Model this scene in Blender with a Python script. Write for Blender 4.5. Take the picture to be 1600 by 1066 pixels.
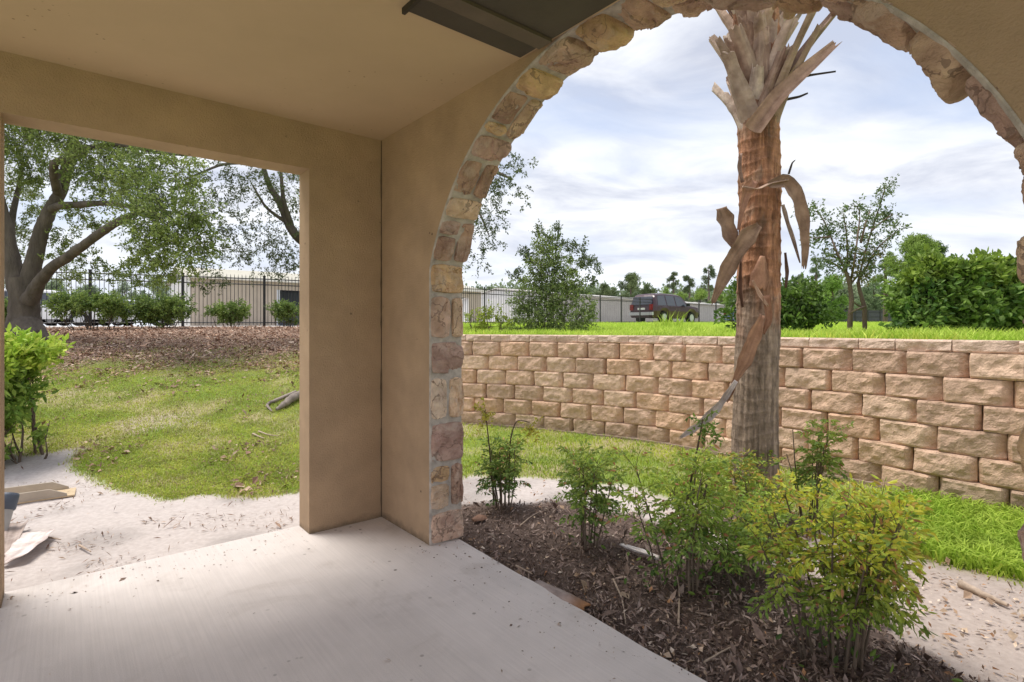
import bpy, math, random
import numpy as np
from math import radians as R
from mathutils import Vector
S = bpy.context.scene
for o in list(bpy.data.objects): bpy.data.objects.remove(o)

# ------------------------------------------------------------------ camera, sky, sun
F_PX, HOR, CAM_H = 849.0, 512.0, 1.38
cd = bpy.data.cameras.new('camera'); cam = bpy.data.objects.new('camera', cd); S.collection.objects.link(cam)
cam.location = (0, 0, CAM_H); cam.rotation_euler = (R(90), 0, 0)
cd.sensor_width = 36; cd.lens = 36 * F_PX / 1600; cd.shift_y = (HOR - 533) / 1600
cd.clip_start = 0.05; cd.clip_end = 3000
S.camera = cam
SUN_EL, SUN_AZ = 69.0, -70.0            # azimuth measured clockwise from +Y (north)
W = bpy.data.worlds.new('World'); S.world = W; W.use_nodes = True
nt = W.node_tree; nt.nodes.clear()
def N(t, typ, **k):
    n = t.nodes.new(typ)
    for a, b in k.items():
        if a == 'inp':
            for i, v in b.items(): n.inputs[i].default_value = v
        else: setattr(n, a, b)
    return n
def build_world():
    L = nt.links.new
    out = N(nt, 'ShaderNodeOutputWorld'); bg = N(nt, 'ShaderNodeBackground', inp={'Strength': 0.1})
    sky = N(nt, 'ShaderNodeTexSky', sky_type='NISHITA', sun_disc=False, sun_elevation=R(SUN_EL), sun_rotation=R(SUN_AZ))
    sky.air_density = 1.0; sky.dust_density = 1.5
    tc = N(nt, 'ShaderNodeTexCoord'); sp = N(nt, 'ShaderNodeSeparateXYZ'); L(tc.outputs['Generated'], sp.inputs[0])
    zz = N(nt, 'ShaderNodeMath', operation='MAXIMUM', inp={1: 0.0}); L(sp.outputs[2], zz.inputs[0])
    za = N(nt, 'ShaderNodeMath', operation='ADD', inp={1: 0.22}); L(zz.outputs[0], za.inputs[0])
    dx = N(nt, 'ShaderNodeMath', operation='DIVIDE'); L(sp.outputs[0], dx.inputs[0]); L(za.outputs[0], dx.inputs[1])
    dy = N(nt, 'ShaderNodeMath', operation='DIVIDE'); L(sp.outputs[1], dy.inputs[0]); L(za.outputs[0], dy.inputs[1])
    cb = N(nt, 'ShaderNodeCombineXYZ'); L(dx.outputs[0], cb.inputs[0]); L(dy.outputs[0], cb.inputs[1])
    mp = N(nt, 'ShaderNodeMapping'); mp.inputs['Rotation'].default_value = (0, 0, R(-12)); mp.inputs['Scale'].default_value = (0.75, 1.15, 1)
    mp.inputs['Location'].default_value = (3.3, 1.9, 0)
    L(cb.outputs[0], mp.inputs[0])
    n1 = N(nt, 'ShaderNodeTexNoise', inp={'Scale': 1.25, 'Detail': 7.0, 'Roughness': 0.52, 'Distortion': 0.35}); L(mp.outputs[0], n1.inputs[0])
    n2 = N(nt, 'ShaderNodeTexNoise', inp={'Scale': 2.1, 'Detail': 8.0, 'Roughness': 0.56, 'Distortion': 0.5}); L(mp.outputs[0], n2.inputs[0])
    r1 = N(nt, 'ShaderNodeValToRGB'); L(n1.outputs[0], r1.inputs[0])
    r1.color_ramp.elements[0].position = .30; r1.color_ramp.elements[1].position = .53
    r2 = N(nt, 'ShaderNodeValToRGB'); L(n2.outputs[0], r2.inputs[0])
    e = r2.color_ramp.elements; e[0].position = .38; e[0].color = (4.3, 4.6, 5.5, 1); e[1].position = .58; e[1].color = (7.3, 7.45, 7.8, 1)
    mxb = N(nt, 'ShaderNodeMixRGB', blend_type='MIX', inp={0: .75, 2: (4.9, 5.6, 7.2, 1)}); L(sky.outputs[0], mxb.inputs[1])
    mx = N(nt, 'ShaderNodeMixRGB'); L(r1.outputs[0], mx.inputs[0]); L(mxb.outputs[0], mx.inputs[1]); L(r2.outputs[0], mx.inputs[2])
    hz = N(nt, 'ShaderNodeMapRange', inp={1: 0.0, 2: .22, 3: .75, 4: 0.0}); L(zz.outputs[0], hz.inputs[0])
    mh = N(nt, 'ShaderNodeMixRGB', inp={2: (7.2, 7.5, 8.1, 1)}); L(hz.outputs[0], mh.inputs[0]); L(mx.outputs[0], mh.inputs[1])
    L(mh.outputs[0], bg.inputs[0]); L(bg.outputs[0], out.inputs[0])
build_world()
sd = bpy.data.lights.new('sun', 'SUN'); sd.energy = 2.6; sd.angle = R(24); sd.color = (1, .95, .87)
sun = bpy.data.objects.new('sun', sd); S.collection.objects.link(sun)
sv = Vector((math.sin(R(SUN_AZ)) * math.cos(R(SUN_EL)), math.cos(R(SUN_AZ)) * math.cos(R(SUN_EL)), math.sin(R(SUN_EL))))
sun.rotation_euler = sv.to_track_quat('Z', 'Y').to_euler()
S.view_settings.view_transform = 'Standard'; S.view_settings.look = 'None'; S.view_settings.gamma = 1
S.view_settings.exposure = 0.56; S.view_settings.use_curve_mapping = False
S.render.engine = 'CYCLES'
S.cycles.max_bounces = 10; S.cycles.diffuse_bounces = 6; S.cycles.transmission_bounces = 4; S.cycles.transparent_max_bounces = 8

# ------------------------------------------------------------------ helpers
rng = np.random.default_rng(7)
def at(u, v, Y):                     # photo pixel at a chosen depth -> world point
    return np.array([(u - 800) / F_PX * Y, Y, CAM_H + (HOR - v) * Y / F_PX])
def gnd(u, v, z=-.05):
    Y = F_PX * (CAM_H - z) / (v - HOR); return np.array([(u - 800) / F_PX * Y, Y, z])
def unit(a): return a / np.maximum(np.linalg.norm(a, axis=-1, keepdims=True), 1e-9)
def rdir(n): return unit(rng.normal(size=(n, 3)))
def smooth(a, b, x):
    t = np.clip((x - a) / (b - a), 0, 1); return t * t * (3 - 2 * t)
_perm = np.random.default_rng(3).random((256, 256))
def vnoise(x, y):
    xi = np.floor(x).astype(int); yi = np.floor(y).astype(int); fx = x - xi; fy = y - yi
    fx = fx * fx * (3 - 2 * fx); fy = fy * fy * (3 - 2 * fy)
    g = lambda i, j: _perm[i & 255, j & 255]
    return (g(xi, yi) * (1 - fx) + g(xi + 1, yi) * fx) * (1 - fy) + (g(xi, yi + 1) * (1 - fx) + g(xi + 1, yi + 1) * fx) * fy
def fbm(x, y, o=4):
    x = np.asarray(x, float); y = np.asarray(y, float)
    s = 0; a = .5; t = 0
    for k in range(o): s = s + a * vnoise(x * 2**k + 17.3 * k, y * 2**k + 9.1 * k); t += a; a *= .5
    return s / t
class MB:
    """collects geometry for ONE mesh object"""
    def __init__(s): s.v = []; s.f = []; s.c = []; s.n = 0; s.mi = []
    def add(s, v, f, c=None, mi=0):
        v = np.asarray(v, float).reshape(-1, 3); f = np.asarray(f, int)
        if c is None: c = (1, 1, 1)
        c = np.asarray(c, float)
        if c.ndim == 1: c = np.tile(c[:3], (len(v), 1))
        s.v.append(v); s.c.append(c[:, :3]); s.f.append(f + s.n); s.mi.append(mi); s.n += len(v); return s
    def box(s, a, b, c=None, mat=None, mi=0):
        x0, y0, z0 = a; x1, y1, z1 = b
        v = np.array([(x0,y0,z0),(x1,y0,z0),(x1,y1,z0),(x0,y1,z0),(x0,y0,z1),(x1,y0,z1),(x1,y1,z1),(x0,y1,z1)], float)
        if mat is not None: v = mat(v)
        return s.add(v, [(0,3,2,1),(4,5,6,7),(0,1,5,4),(1,2,6,5),(2,3,7,6),(3,0,4,7)], c, mi)
    def tube(s, pts, rad, n=8, c=None, cap=True, mi=0):
        pts = np.asarray(pts, float); k = len(pts); rad = np.broadcast_to(np.asarray(rad, float), (k,))
        t = np.gradient(pts, axis=0); t = unit(t)
        ref = np.array([0, 0, 1.]) if abs(t[0, 2]) < .9 else np.array([1., 0, 0])
        t[1:-1] = unit(t[:-2] + t[1:-1] + t[2:]) if k > 3 else t[1:-1]; u = unit(np.cross(t, ref)); w = np.cross(t, u)
        a = np.linspace(0, 2 * math.pi, n, endpoint=False)
        v = pts[:, None] + rad[:, None, None] * (np.cos(a)[None, :, None] * u[:, None] + np.sin(a)[None, :, None] * w[:, None])
        i = np.arange(k - 1)[:, None] * n; j = np.arange(n)[None]; j2 = (j + 1) % n
        f = np.stack([i + j, i + j2, i + n + j2, i + n + j], -1).reshape(-1, 4)
        s.add(v.reshape(-1, 3), f, c, mi)
        if cap:
            for q in (0, k - 1):
                s.add(np.vstack([v[q], pts[q]]), [(x, (x + 1) % n, n) for x in range(n)], c, mi)
        return s
    def build(s, name, mats, parent=None, smooth_=False, **tg):
        me = bpy.data.meshes.new(name)
        v = np.vstack(s.v); me.vertices.add(len(v)); me.vertices.foreach_set('co', v.ravel())
        cnt = np.concatenate([np.full(len(f), f.shape[1]) for f in s.f]); idx = np.concatenate([f.ravel() for f in s.f])
        me.loops.add(len(idx)); me.loops.foreach_set('vertex_index', idx.astype(np.int32))
        me.polygons.add(len(cnt)); st = np.concatenate([[0], np.cumsum(cnt)[:-1]])
        me.polygons.foreach_set('loop_start', st.astype(np.int32)); me.polygons.foreach_set('loop_total', cnt.astype(np.int32))
        me.polygons.foreach_set('material_index', np.concatenate([np.full(len(f), m) for f, m in zip(s.f, s.mi)]).astype(np.int32))
        me.polygons.foreach_set('use_smooth', np.full(len(cnt), bool(smooth_)))
        me.update(calc_edges=True); me.validate()
        ca = me.color_attributes.new('col', 'FLOAT_COLOR', 'POINT')
        c = np.vstack(s.c); 
        if len(me.vertices) == len(c): ca.data.foreach_set('color', np.hstack([c, np.ones((len(c), 1))]).astype(np.float32).ravel())
        for m in (mats if isinstance(mats, (list, tuple)) else [mats]): me.materials.append(m)
        o = bpy.data.objects.new(name, me); S.collection.objects.link(o)
        if parent is not None:
            o.parent = parent
            pl = parent.matrix_world if False else None
            # children are modelled in world space; store them relative to the parent's base
            base = parent; off = Vector((0, 0, 0))
            while base is not None: off += base.location; base = base.parent
            me.transform(__import__('mathutils').Matrix.Translation(-off))
        if tg: tag(o, **tg)
        return o
def tag(o, label=None, cat=None, group=None, kind=None):
    if label: o['label'] = label
    if cat: o['category'] = cat
    if group: o['group'] = group
    if kind: o['kind'] = kind
    return o
def empty(name, loc, label, cat, group=None):
    o = bpy.data.objects.new(name, None); S.collection.objects.link(o); o.location = Vector([float(x) for x in loc])
    o.empty_display_size = .1
    return tag(o, label, cat, group)

def grid(fn, nu, nv):
    """fn(U,V)->(..,3) over unit square; returns verts, quads"""
    U, V = np.meshgrid(np.linspace(0, 1, nu), np.linspace(0, 1, nv), indexing='ij')
    P = fn(U, V).reshape(-1, 3)
    i = (np.arange(nu - 1)[:, None] * nv + np.arange(nv - 1)[None]).ravel()
    return P, np.stack([i, i + nv, i + nv + 1, i + 1], -1)

# ------------------------------------------------------------------ materials
def mat(name, col=(1,1,1), var=.25, scale=8, rough=.85, bump=.0, bscale=40, metal=0, spec=.3, col2=None, attr=True, transl=0, stretch=None, detail=5, emis=None, sub=None, bdist=.01):
    m = bpy.data.materials.new(name); m.use_nodes = True; t = m.node_tree; t.nodes.clear(); L = t.links.new
    out = N(t, 'ShaderNodeOutputMaterial'); b = N(t, 'ShaderNodeBsdfPrincipled')
    b.inputs['Roughness'].default_value = rough; b.inputs['Metallic'].default_value = metal; b.inputs['Specular IOR Level'].default_value = spec
    tc = N(t, 'ShaderNodeTexCoord'); mp = N(t, 'ShaderNodeMapping'); L(tc.outputs['Object'], mp.inputs[0])
    if stretch: mp.inputs['Rotation'].default_value = (0, 0, stretch[3] if len(stretch) > 3 else 0); mp.inputs['Scale'].default_value = stretch[:3]
    no = N(t, 'ShaderNodeTexNoise', inp={'Scale': scale, 'Detail': detail, 'Roughness': .6}); L(mp.outputs[0], no.inputs[0])
    mr = N(t, 'ShaderNodeMapRange', inp={1: .3, 2: .7, 3: 0, 4: 1}); L(no.outputs[0], mr.inputs[0])
    c2 = col2 if col2 else tuple(c * (1 - var) for c in col); c1 = col if col2 else tuple(c * (1 + var * .5) for c in col)
    mx = N(t, 'ShaderNodeMixRGB', inp={1: (*c2, 1), 2: (*c1, 1)}); L(mr.outputs[0], mx.inputs[0])
    c = mx.outputs[0]
    if attr:
        at_ = N(t, 'ShaderNodeAttribute', attribute_name='col'); mu = N(t, 'ShaderNodeMixRGB', blend_type='MULTIPLY', inp={0: 1}); L(c, mu.inputs[1]); L(at_.outputs['Color'], mu.inputs[2]); c = mu.outputs[0]
    if sub: c = sub(t, L, c, tc)
    L(c, b.inputs['Base Color'])
    if bump:
        nb = N(t, 'ShaderNodeTexNoise', inp={'Scale': bscale, 'Detail': 6, 'Roughness': .65}); L(mp.outputs[0], nb.inputs[0])
        bp = N(t, 'ShaderNodeBump', inp={'Strength': bump, 'Distance': bdist}); L(nb.outputs[0], bp.inputs['Height']); L(bp.outputs[0], b.inputs['Normal'])
    if transl:
        tr = N(t, 'ShaderNodeBsdfTranslucent'); L(c, tr.inputs[0]); ms = N(t, 'ShaderNodeMixShader', inp={0: transl}); L(b.outputs[0], ms.inputs[1]); L(tr.outputs[0], ms.inputs[2]); L(ms.outputs[0], out.inputs[0])
    else: L(b.outputs[0], out.inputs[0])
    return m
def specks(th, dark, sc=26, big=2.0):
    """small dirt specks clumped by a larger noise"""
    def f(t, L, c, tc):
        v = N(t, 'ShaderNodeTexVoronoi', inp={'Scale': sc}); L(tc.outputs['Object'], v.inputs['Vector'])
        lt = N(t, 'ShaderNodeMapRange', inp={1: th * .6, 2: th, 3: 1, 4: 0}); L(v.outputs['Distance'], lt.inputs[0])
        n = N(t, 'ShaderNodeTexNoise', inp={'Scale': big, 'Detail': 3}); L(tc.outputs['Object'], n.inputs[0])
        g = N(t, 'ShaderNodeMapRange', inp={1: .52, 2: .62, 3: 0, 4: .8}); L(n.outputs[0], g.inputs[0])
        mu = N(t, 'ShaderNodeMath', operation='MULTIPLY'); L(lt.outputs[0], mu.inputs[0]); L(g.outputs[0], mu.inputs[1])
        mx = N(t, 'ShaderNodeMixRGB', inp={2: (*dark, 1)}); L(mu.outputs[0], mx.inputs[0]); L(c, mx.inputs[1]); return mx.outputs[0]
    return f
M = {}
def wall_dirt(t, L, c, tc):
    """grime band creeping up from the slab, and specks"""
    c = specks(.09, (.07, .045, .03), 9, 1.6)(t, L, c, tc)
    geo = N(t, 'ShaderNodeNewGeometry'); sp = N(t, 'ShaderNodeSeparateXYZ'); L(geo.outputs['Position'], sp.inputs[0])
    n = N(t, 'ShaderNodeTexNoise', inp={'Scale': 14, 'Detail': 4}); L(tc.outputs['Object'], n.inputs[0])
    a = N(t, 'ShaderNodeMath', operation='MULTIPLY', inp={1: .10}); L(n.outputs[0], a.inputs[0])
    s = N(t, 'ShaderNodeMath', operation='SUBTRACT'); L(sp.outputs[2], s.inputs[0]); L(a.outputs[0], s.inputs[1])
    r = N(t, 'ShaderNodeMapRange', inp={1: -.045, 2: .0, 3: .65, 4: 0}); L(s.outputs[0], r.inputs[0])
    mx = N(t, 'ShaderNodeMixRGB', inp={2: (.12, .09, .06, 1)}); L(r.outputs[0], mx.inputs[0]); L(c, mx.inputs[1]); return mx.outputs[0]
M['stucco'] = mat('tan_stucco', (.46, .32, .205), .18, 3.0, .95, .8, 110, sub=wall_dirt, bdist=.010)
M['ceiling'] = mat('ceiling_paint', (.54, .40, .25), .06, 2.0, .8, .12, 120, sub=specks(.11, (.22, .15, .09), 17, 1.3))
M['panel'] = mat('dark_panel', (.075, .062, .05), .2, 4, .55, .1, 60)
def slab_sub(t, L, c, tc):
    mp = N(t, 'ShaderNodeMapping'); mp.vector_type = 'TEXTURE'; mp.inputs['Rotation'].default_value = (0, 0, math.atan2(-.772, .636)); mp.inputs['Scale'].default_value = (1 / 1.2, 1 / 60, 1)
    L(tc.outputs['Object'], mp.inputs[0])
    n = N(t, 'ShaderNodeTexNoise', inp={'Scale': 1.6, 'Detail': 5, 'Roughness': .7}); L(mp.outputs[0], n.inputs[0])
    r = N(t, 'ShaderNodeMapRange', inp={1: .3, 2: .7, 3: .92, 4: 1.05}); L(n.outputs[0], r.inputs[0])
    mu = N(t, 'ShaderNodeMixRGB', blend_type='MULTIPLY', inp={0: 1}); L(c, mu.inputs[1]); L(r.outputs[0], mu.inputs[2])
    n2 = N(t, 'ShaderNodeTexNoise', inp={'Scale': 2.2, 'Detail': 8, 'Roughness': .62, 'Distortion': .6}); L(tc.outputs['Object'], n2.inputs[0])
    r2 = N(t, 'ShaderNodeMapRange', inp={1: .56, 2: .72, 3: 0, 4: .32}); L(n2.outputs[0], r2.inputs[0])
    mx = N(t, 'ShaderNodeMixRGB', inp={2: (.27, .215, .165, 1)}); L(r2.outputs[0], mx.inputs[0]); L(mu.outputs[0], mx.inputs[1])
    return specks(.14, (.10, .08, .06), 12, 1.8)(t, L, mx.outputs[0], tc)
M['slab'] = mat('brushed_concrete', (.67, .61, .58), .14, 1.4, .8, .25, 160, sub=slab_sub)
def veins(t, L, c, tc):
    n = N(t, 'ShaderNodeTexNoise', inp={'Scale': 7, 'Detail': 4}); L(tc.outputs['Object'], n.inputs[0])
    ad = N(t, 'ShaderNodeMixRGB', blend_type='ADD', inp={0: .35}); L(tc.outputs['Object'], ad.inputs[1]); L(n.outputs['Color'], ad.inputs[2])
    v = N(t, 'ShaderNodeTexVoronoi', feature='DISTANCE_TO_EDGE', inp={'Scale': 6.5}); L(ad.outputs[0], v.inputs['Vector'])
    n2 = N(t, 'ShaderNodeTexNoise', inp={'Scale': 5, 'Detail': 3}); L(tc.outputs['Object'], n2.inputs[0])
    w = N(t, 'ShaderNodeMapRange', inp={1: .46, 2: .58, 3: 0, 4: .045}); L(n2.outputs[0], w.inputs[0])
    lt = N(t, 'ShaderNodeMath', operation='LESS_THAN'); L(v.outputs[0], lt.inputs[0]); L(w.outputs[0], lt.inputs[1])
    m1 = N(t, 'ShaderNodeMath', operation='MULTIPLY', inp={1: .6}); L(lt.outputs[0], m1.inputs[0])
    mx = N(t, 'ShaderNodeMixRGB', inp={2: (.16, .10, .075, 1)}); L(m1.outputs[0], mx.inputs[0]); L(c, mx.inputs[1])
    n3 = N(t, 'ShaderNodeTexNoise', inp={'Scale': 4, 'Detail': 8, 'Roughness': .7, 'Distortion': 1.2}); L(tc.outputs['Object'], n3.inputs[0])
    k = N(t, 'ShaderNodeMapRange', inp={1: .52, 2: .60, 3: 0, 4: .4}); L(n3.outputs[0], k.inputs[0])
    m2 = N(t, 'ShaderNodeMixRGB', inp={2: (.62, .50, .42, 1)}); L(k.outputs[0], m2.inputs[0]); L(mx.outputs[0], m2.inputs[1]); return m2.outputs[0]
M['stone'] = mat('rough_stone', (1.15, 1.1, 1.05), .0, 12, .85, 1.0, 22, col2=(.70, .62, .58), bdist=.03, sub=veins)
M['mortar'] = mat('mortar', (.50, .44, .39), .35, 18, .95, 1, 40)
def block_dirt(t, L, c, tc):
    n = N(t, 'ShaderNodeTexNoise', inp={'Scale': 1.7, 'Detail': 6, 'Roughness': .65}); L(tc.outputs['Object'], n.inputs[0])
    k = N(t, 'ShaderNodeMapRange', inp={1: .50, 2: .68, 3: 0, 4: .38}); L(n.outputs[0], k.inputs[0])
    m1 = N(t, 'ShaderNodeMixRGB', inp={2: (.40, .28, .20, 1)}); L(k.outputs[0], m1.inputs[0]); L(c, m1.inputs[1])
    geo = N(t, 'ShaderNodeNewGeometry'); sp = N(t, 'ShaderNodeSeparateXYZ'); L(geo.outputs['Position'], sp.inputs[0])
    n2 = N(t, 'ShaderNodeTexNoise', inp={'Scale': 5, 'Detail': 5}); L(tc.outputs['Object'], n2.inputs[0])
    a = N(t, 'ShaderNodeMath', operation='MULTIPLY', inp={1: .35}); L(n2.outputs[0], a.inputs[0])
    d = N(t, 'ShaderNodeMath', operation='SUBTRACT'); L(sp.outputs[2], d.inputs[0]); L(a.outputs[0], d.inputs[1])
    q = N(t, 'ShaderNodeMapRange', inp={1: -.22, 2: .02, 3: .6, 4: 0}); L(d.outputs[0], q.inputs[0])
    m2 = N(t, 'ShaderNodeMixRGB', inp={2: (.26, .20, .14, 1)}); L(q.outputs[0], m2.inputs[0]); L(m1.outputs[0], m2.inputs[1]); return m2.outputs[0]
M['block'] = mat('split_face_block', (1.12, 1.1, 1.08), 0, 24, .95, 1.0, 70, col2=(.78, .74, .71), bdist=.012, sub=block_dirt)
M['sand'] = mat('pale_sand', (1.1, 1.1, 1.1), 0, 30, .95, .45, 120, col2=(.86, .84, .83), bdist=.008)
M['ground'] = mat('ground_soil', (1.2, 1.2, 1.2), 0, 26, .97, .9, 70, col2=(.72, .70, .68), bdist=.02)
M['far_ground'] = mat('far_ground', (1.15, 1.15, 1.15), 0, 3, .97, 0, 10, col2=(.8, .8, .8))
M['leaf'] = mat('leaf', (1.1, 1.1, 1.1), .2, 6, .55, transl=.35, spec=.35)
M['leaf_far'] = mat('leaf_far', (1.1, 1.1, 1.1), .2, 2, .8, transl=.25, spec=.1)
M['grass'] = mat('grass_blade', (1.1, 1.1, 1.1), .25, 3, .7, transl=.35, spec=.2)
M['dry'] = mat('dry_litter', (1.1, 1.1, 1.1), .3, 40, .9, spec=.1)
M['bark'] = mat('bark', (1.2, 1.2, 1.2), 0, 5, .95, 1.0, 16, col2=(.55, .55, .55), stretch=(1, 1, .28), bdist=.04)
def palm_sub(t, L, c, tc):
    mp = N(t, 'ShaderNodeMapping'); mp.inputs['Scale'].default_value = (2.2, 2.2, 22); L(tc.outputs['Object'], mp.inputs[0])
    n = N(t, 'ShaderNodeTexNoise', inp={'Scale': 1.6, 'Detail': 6, 'Roughness': .65}); L(mp.outputs[0], n.inputs[0])
    r = N(t, 'ShaderNodeMapRange', inp={1: .33, 2: .62, 3: .86, 4: 1.05}); L(n.outputs[0], r.inputs[0])
    mu = N(t, 'ShaderNodeMixRGB', blend_type='MULTIPLY', inp={0: 1}); L(c, mu.inputs[1]); L(r.outputs[0], mu.inputs[2]); return mu.outputs[0]
M['palm'] = mat('palm_bark', (1.3, 1.25, 1.2), 0, 14, .95, .8, 40, col2=(.6, .57, .55), stretch=(1.5, 1.5, .6), bdist=.02, sub=palm_sub)
M['boot'] = mat('palm_boot', (1.2, 1.15, 1.12), 0, 9, .8, .6, 50, col2=(.6, .52, .48), stretch=(1, 1, 1), bdist=.01)
M['iron'] = mat('black_iron', (.03, .028, .03), .1, 5, .5, spec=.4)
def corr(t, L, c, tc):
    w = N(t, 'ShaderNodeTexNoise', inp={'Scale': .8, 'Detail': 2}); L(tc.outputs['Object'], w.inputs[0])
    r = N(t, 'ShaderNodeMapRange', inp={3: .85, 4: 1.05}); L(w.outputs[0], r.inputs[0])
    mu = N(t, 'ShaderNodeMixRGB', blend_type='MULTIPLY', inp={0: 1}); L(c, mu.inputs[1]); L(r.outputs[0], mu.inputs[2]); return mu.outputs[0]
M['metal_wall'] = mat('cream_metal', (1, 1, 1), .08, 2, .55, sub=corr)
M['glass'] = mat('dark_glass', (.05, .055, .075), .2, 3, .12, spec=.8, attr=False)
M['tyre'] = mat('tyre', (.02, .02, .02), .2, 10, .8, attr=False)
M['chrome'] = mat('bright_metal', (.6, .6, .62), .1, 5, .3, metal=.7, attr=False)
M['red'] = mat('red_lens', (.22, .02, .02), .1, 5, .25, attr=False)
M['lamp'] = mat('clear_lens', (.7, .7, .68), .1, 5, .2, attr=False)
M['paint'] = mat('car_paint', (1, 1, 1), .05, 2, .3, spec=.6)
M['plastic'] = mat('grey_plastic', (1, 1, 1), .12, 12, .5, .1, 60)

# ------------------------------------------------------------------ porch frame of reference
C0 = np.array([-.95, 3.96]); A = np.array([.772, .636]); B = np.array([.636, -.772]); A = A / np.linalg.norm(A); B = np.array([A[1], -A[0]])
def loc(a, b, z):                    # a: outward through the arch, b: along the arch wall, from the porch corner
    a, b, z = np.broadcast_arrays(np.asarray(a, float), np.asarray(b, float), np.asarray(z, float))
    return np.stack([C0[0] + A[0] * a + B[0] * b, C0[1] + A[1] * a + B[1] * b, z], -1)
def toab(X, Y):
    dx = X - C0[0]; dy = Y - C0[1]; return dx * A[0] + dy * A[1], dx * B[0] + dy * B[1]
CEIL = 2.742; AC, AZ, AR, AJ = 2.075, 1.27, 1.485, 1.404      # arch centre, radius, half width of jamb opening
TA = .225; TL = .195
# ------------------------------------------------------------------ terrain
WP = np.array([(-3.3,9.0),(-2.2,8.62),(-.71,8.07),(.01,7.83),(.41,7.64),(1.63,6.93),(2.36,6.2),(2.91,5.48),(3.315,4.98),(3.54,4.55),(3.85,4.15),(4.5,3.2),(5.3,2.0),(6.0,.9)])
def wallY(X): return np.interp(X, WP[:, 0], WP[:, 1])
def lowz(X, Y):
    prof = np.interp(Y, [4.9, 6.5, 8, 10, 12, 14, 17, 24, 60], [-.05, .2, .5, .86, 1.13, 1.28, 1.4, 1.45, 1.5])
    w = 1 - smooth(-.9, .35, X + .25 * Y)
    return -.05 + (prof + .05) * w
def hiz(X, Y): return np.interp(Y, [3, 7, 12, 22, 41, 70, 200], [1.17, 1.19, 1.24, 1.42, 1.70, 1.74, 1.8])
def height(X, Y, cliff=.14):
    X = np.asarray(X, float); Y = np.asarray(Y, float)
    behind = (Y > wallY(X) + cliff + .10 * smooth(2, 4, X)).astype(float) * smooth(-3.55, -3.15, X)
    behind = np.where(X > 6.0, 1.0 * (Y > .9), behind)
    lo = lowz(X, Y); z = lo * (1 - behind) + hiz(X, Y) * behind
    z = z + (fbm(X * 1.3, Y * 1.3, 4) - .5) * .05 * np.where(behind > .5, 1.5, 1)
    return z
def inpoly(X, Y, P):
    r = np.zeros(X.shape, bool); n = len(P)
    for i in range(n):
        x0, y0 = P[i]; x1, y1 = P[(i + 1) % n]
        if y0 == y1: continue
        c = ((y0 > Y) != (y1 > Y)) & (X < (x1 - x0) * (Y - y0) / (y1 - y0) + x0); r ^= c
    return r
WALK = [(-6,1.0),(-6,5.5),(-4.6,5.75),(-4.25,5.45),(-3.75,4.95),(-3.1,4.62),(-2.3,4.55),(-1.9,4.85),(-.46,5.22),(.43,5.15),(1.25,4.75),(2.0,4.0),(2.68,3.22),(3.5,2.5),(5.4,1.0),(5.4,-1),(2.1,-1),(2.0,1.3),(1.86,2.2),(1.78,2.8),(1.3,3.75),(.5,4.45),(-.35,4.38),(-1.2,4.0),(-1.3,3.0)]
def classify(X, Y):
    jx = X + (fbm(X * 3, Y * 3, 4) - .5) * .45; jy = Y + (fbm(X * 3 + 50, Y * 3, 4) - .5) * .45
    a, b = toab(X, Y)
    c = np.zeros(X.shape, int)                                                # 0 lawn
    c[inpoly(jx, jy, [(-.9,3.5),(-.6,4.45),(.5,4.5),(1.4,3.85),(1.85,2.7),(2.05,1.3),(2.2,-1.5),(-.5,-1.5)])] = 1   # mulch bed
    c[inpoly(jx, jy, WALK)] = 2
    c[np.hypot(X - 1.8, Y - 4.0) < .42] = 1
    bank = (X + .25 * Y < .2) & (jy > 8.9 + (fbm(X * .8, Y * .8, 3) - .5) * 2.2) & (X < -1)
    c[bank] = 3
    behind = (Y > wallY(X) + .1) & (X > -3.3) | (X > 6)
    c[behind] = 4
    fY = np.interp(X, [-60, -14.5, -8, -2.2, 7.4, 22, 60], [12, 16.0, 19.3, 25.5, 37, 50, 70])
    c[(Y > fY)] = 5
    return c
def albedo(X, Y, c):
    n1 = fbm(X * 2.2, Y * 2.2, 5)[:, None]; n2 = fbm(X * .9 + 30, Y * .9, 4)[:, None]; n3 = fbm(X * 9, Y * 9, 3)[:, None]
    thatch = np.array([.40, .35, .19]); green = np.array([.22, .30, .06])
    k = smooth(.42, .62, n1 * .6 + n2 * .4)
    lawn = thatch * k + green * (1 - k)
    sandy = np.array([.50, .42, .36]); lawn = lawn * (1 - .5 * smooth(.62, .74, n2)) + sandy * .5 * smooth(.62, .74, n2)
    dark = np.array([.13, .09, .075]); mul = dark * (1 - .6 * n3) + np.array([.13, .085, .065]) * .8 * n3 + .02
    sand = np.array([.53, .475, .45]) * (1 - .28 * smooth(.45, .68, n1)); 
    gritty = np.array([.38, .30, .25]) * (.7 + .6 * n1); far = smooth(.8, 1.8, X)[:, None]; sand = sand * (1 - far) + (gritty * .6 + sand * .4) * far
    bank = np.array([.33, .23, .18]) * (.65 + .6 * n3); kb = smooth(8.6, 10.6, Y + (fbm(X * 1.6, Y * 1.6, 4) - .5) * 3)[:, None]; bank = bank * kb + (lawn * .5 + thatch * .35) * (1 - kb)
    field = np.array([.32, .46, .06]) * (.7 + .6 * n2)
    pave = np.tile(np.array([.52, .49, .46]), (len(X), 1))
    out = np.zeros((len(X), 3))
    for i, q in enumerate((lawn, mul, sand, bank, field, pave)): out[c == i] = np.broadcast_to(q, (len(X), 3))[c == i]
    return out
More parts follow.
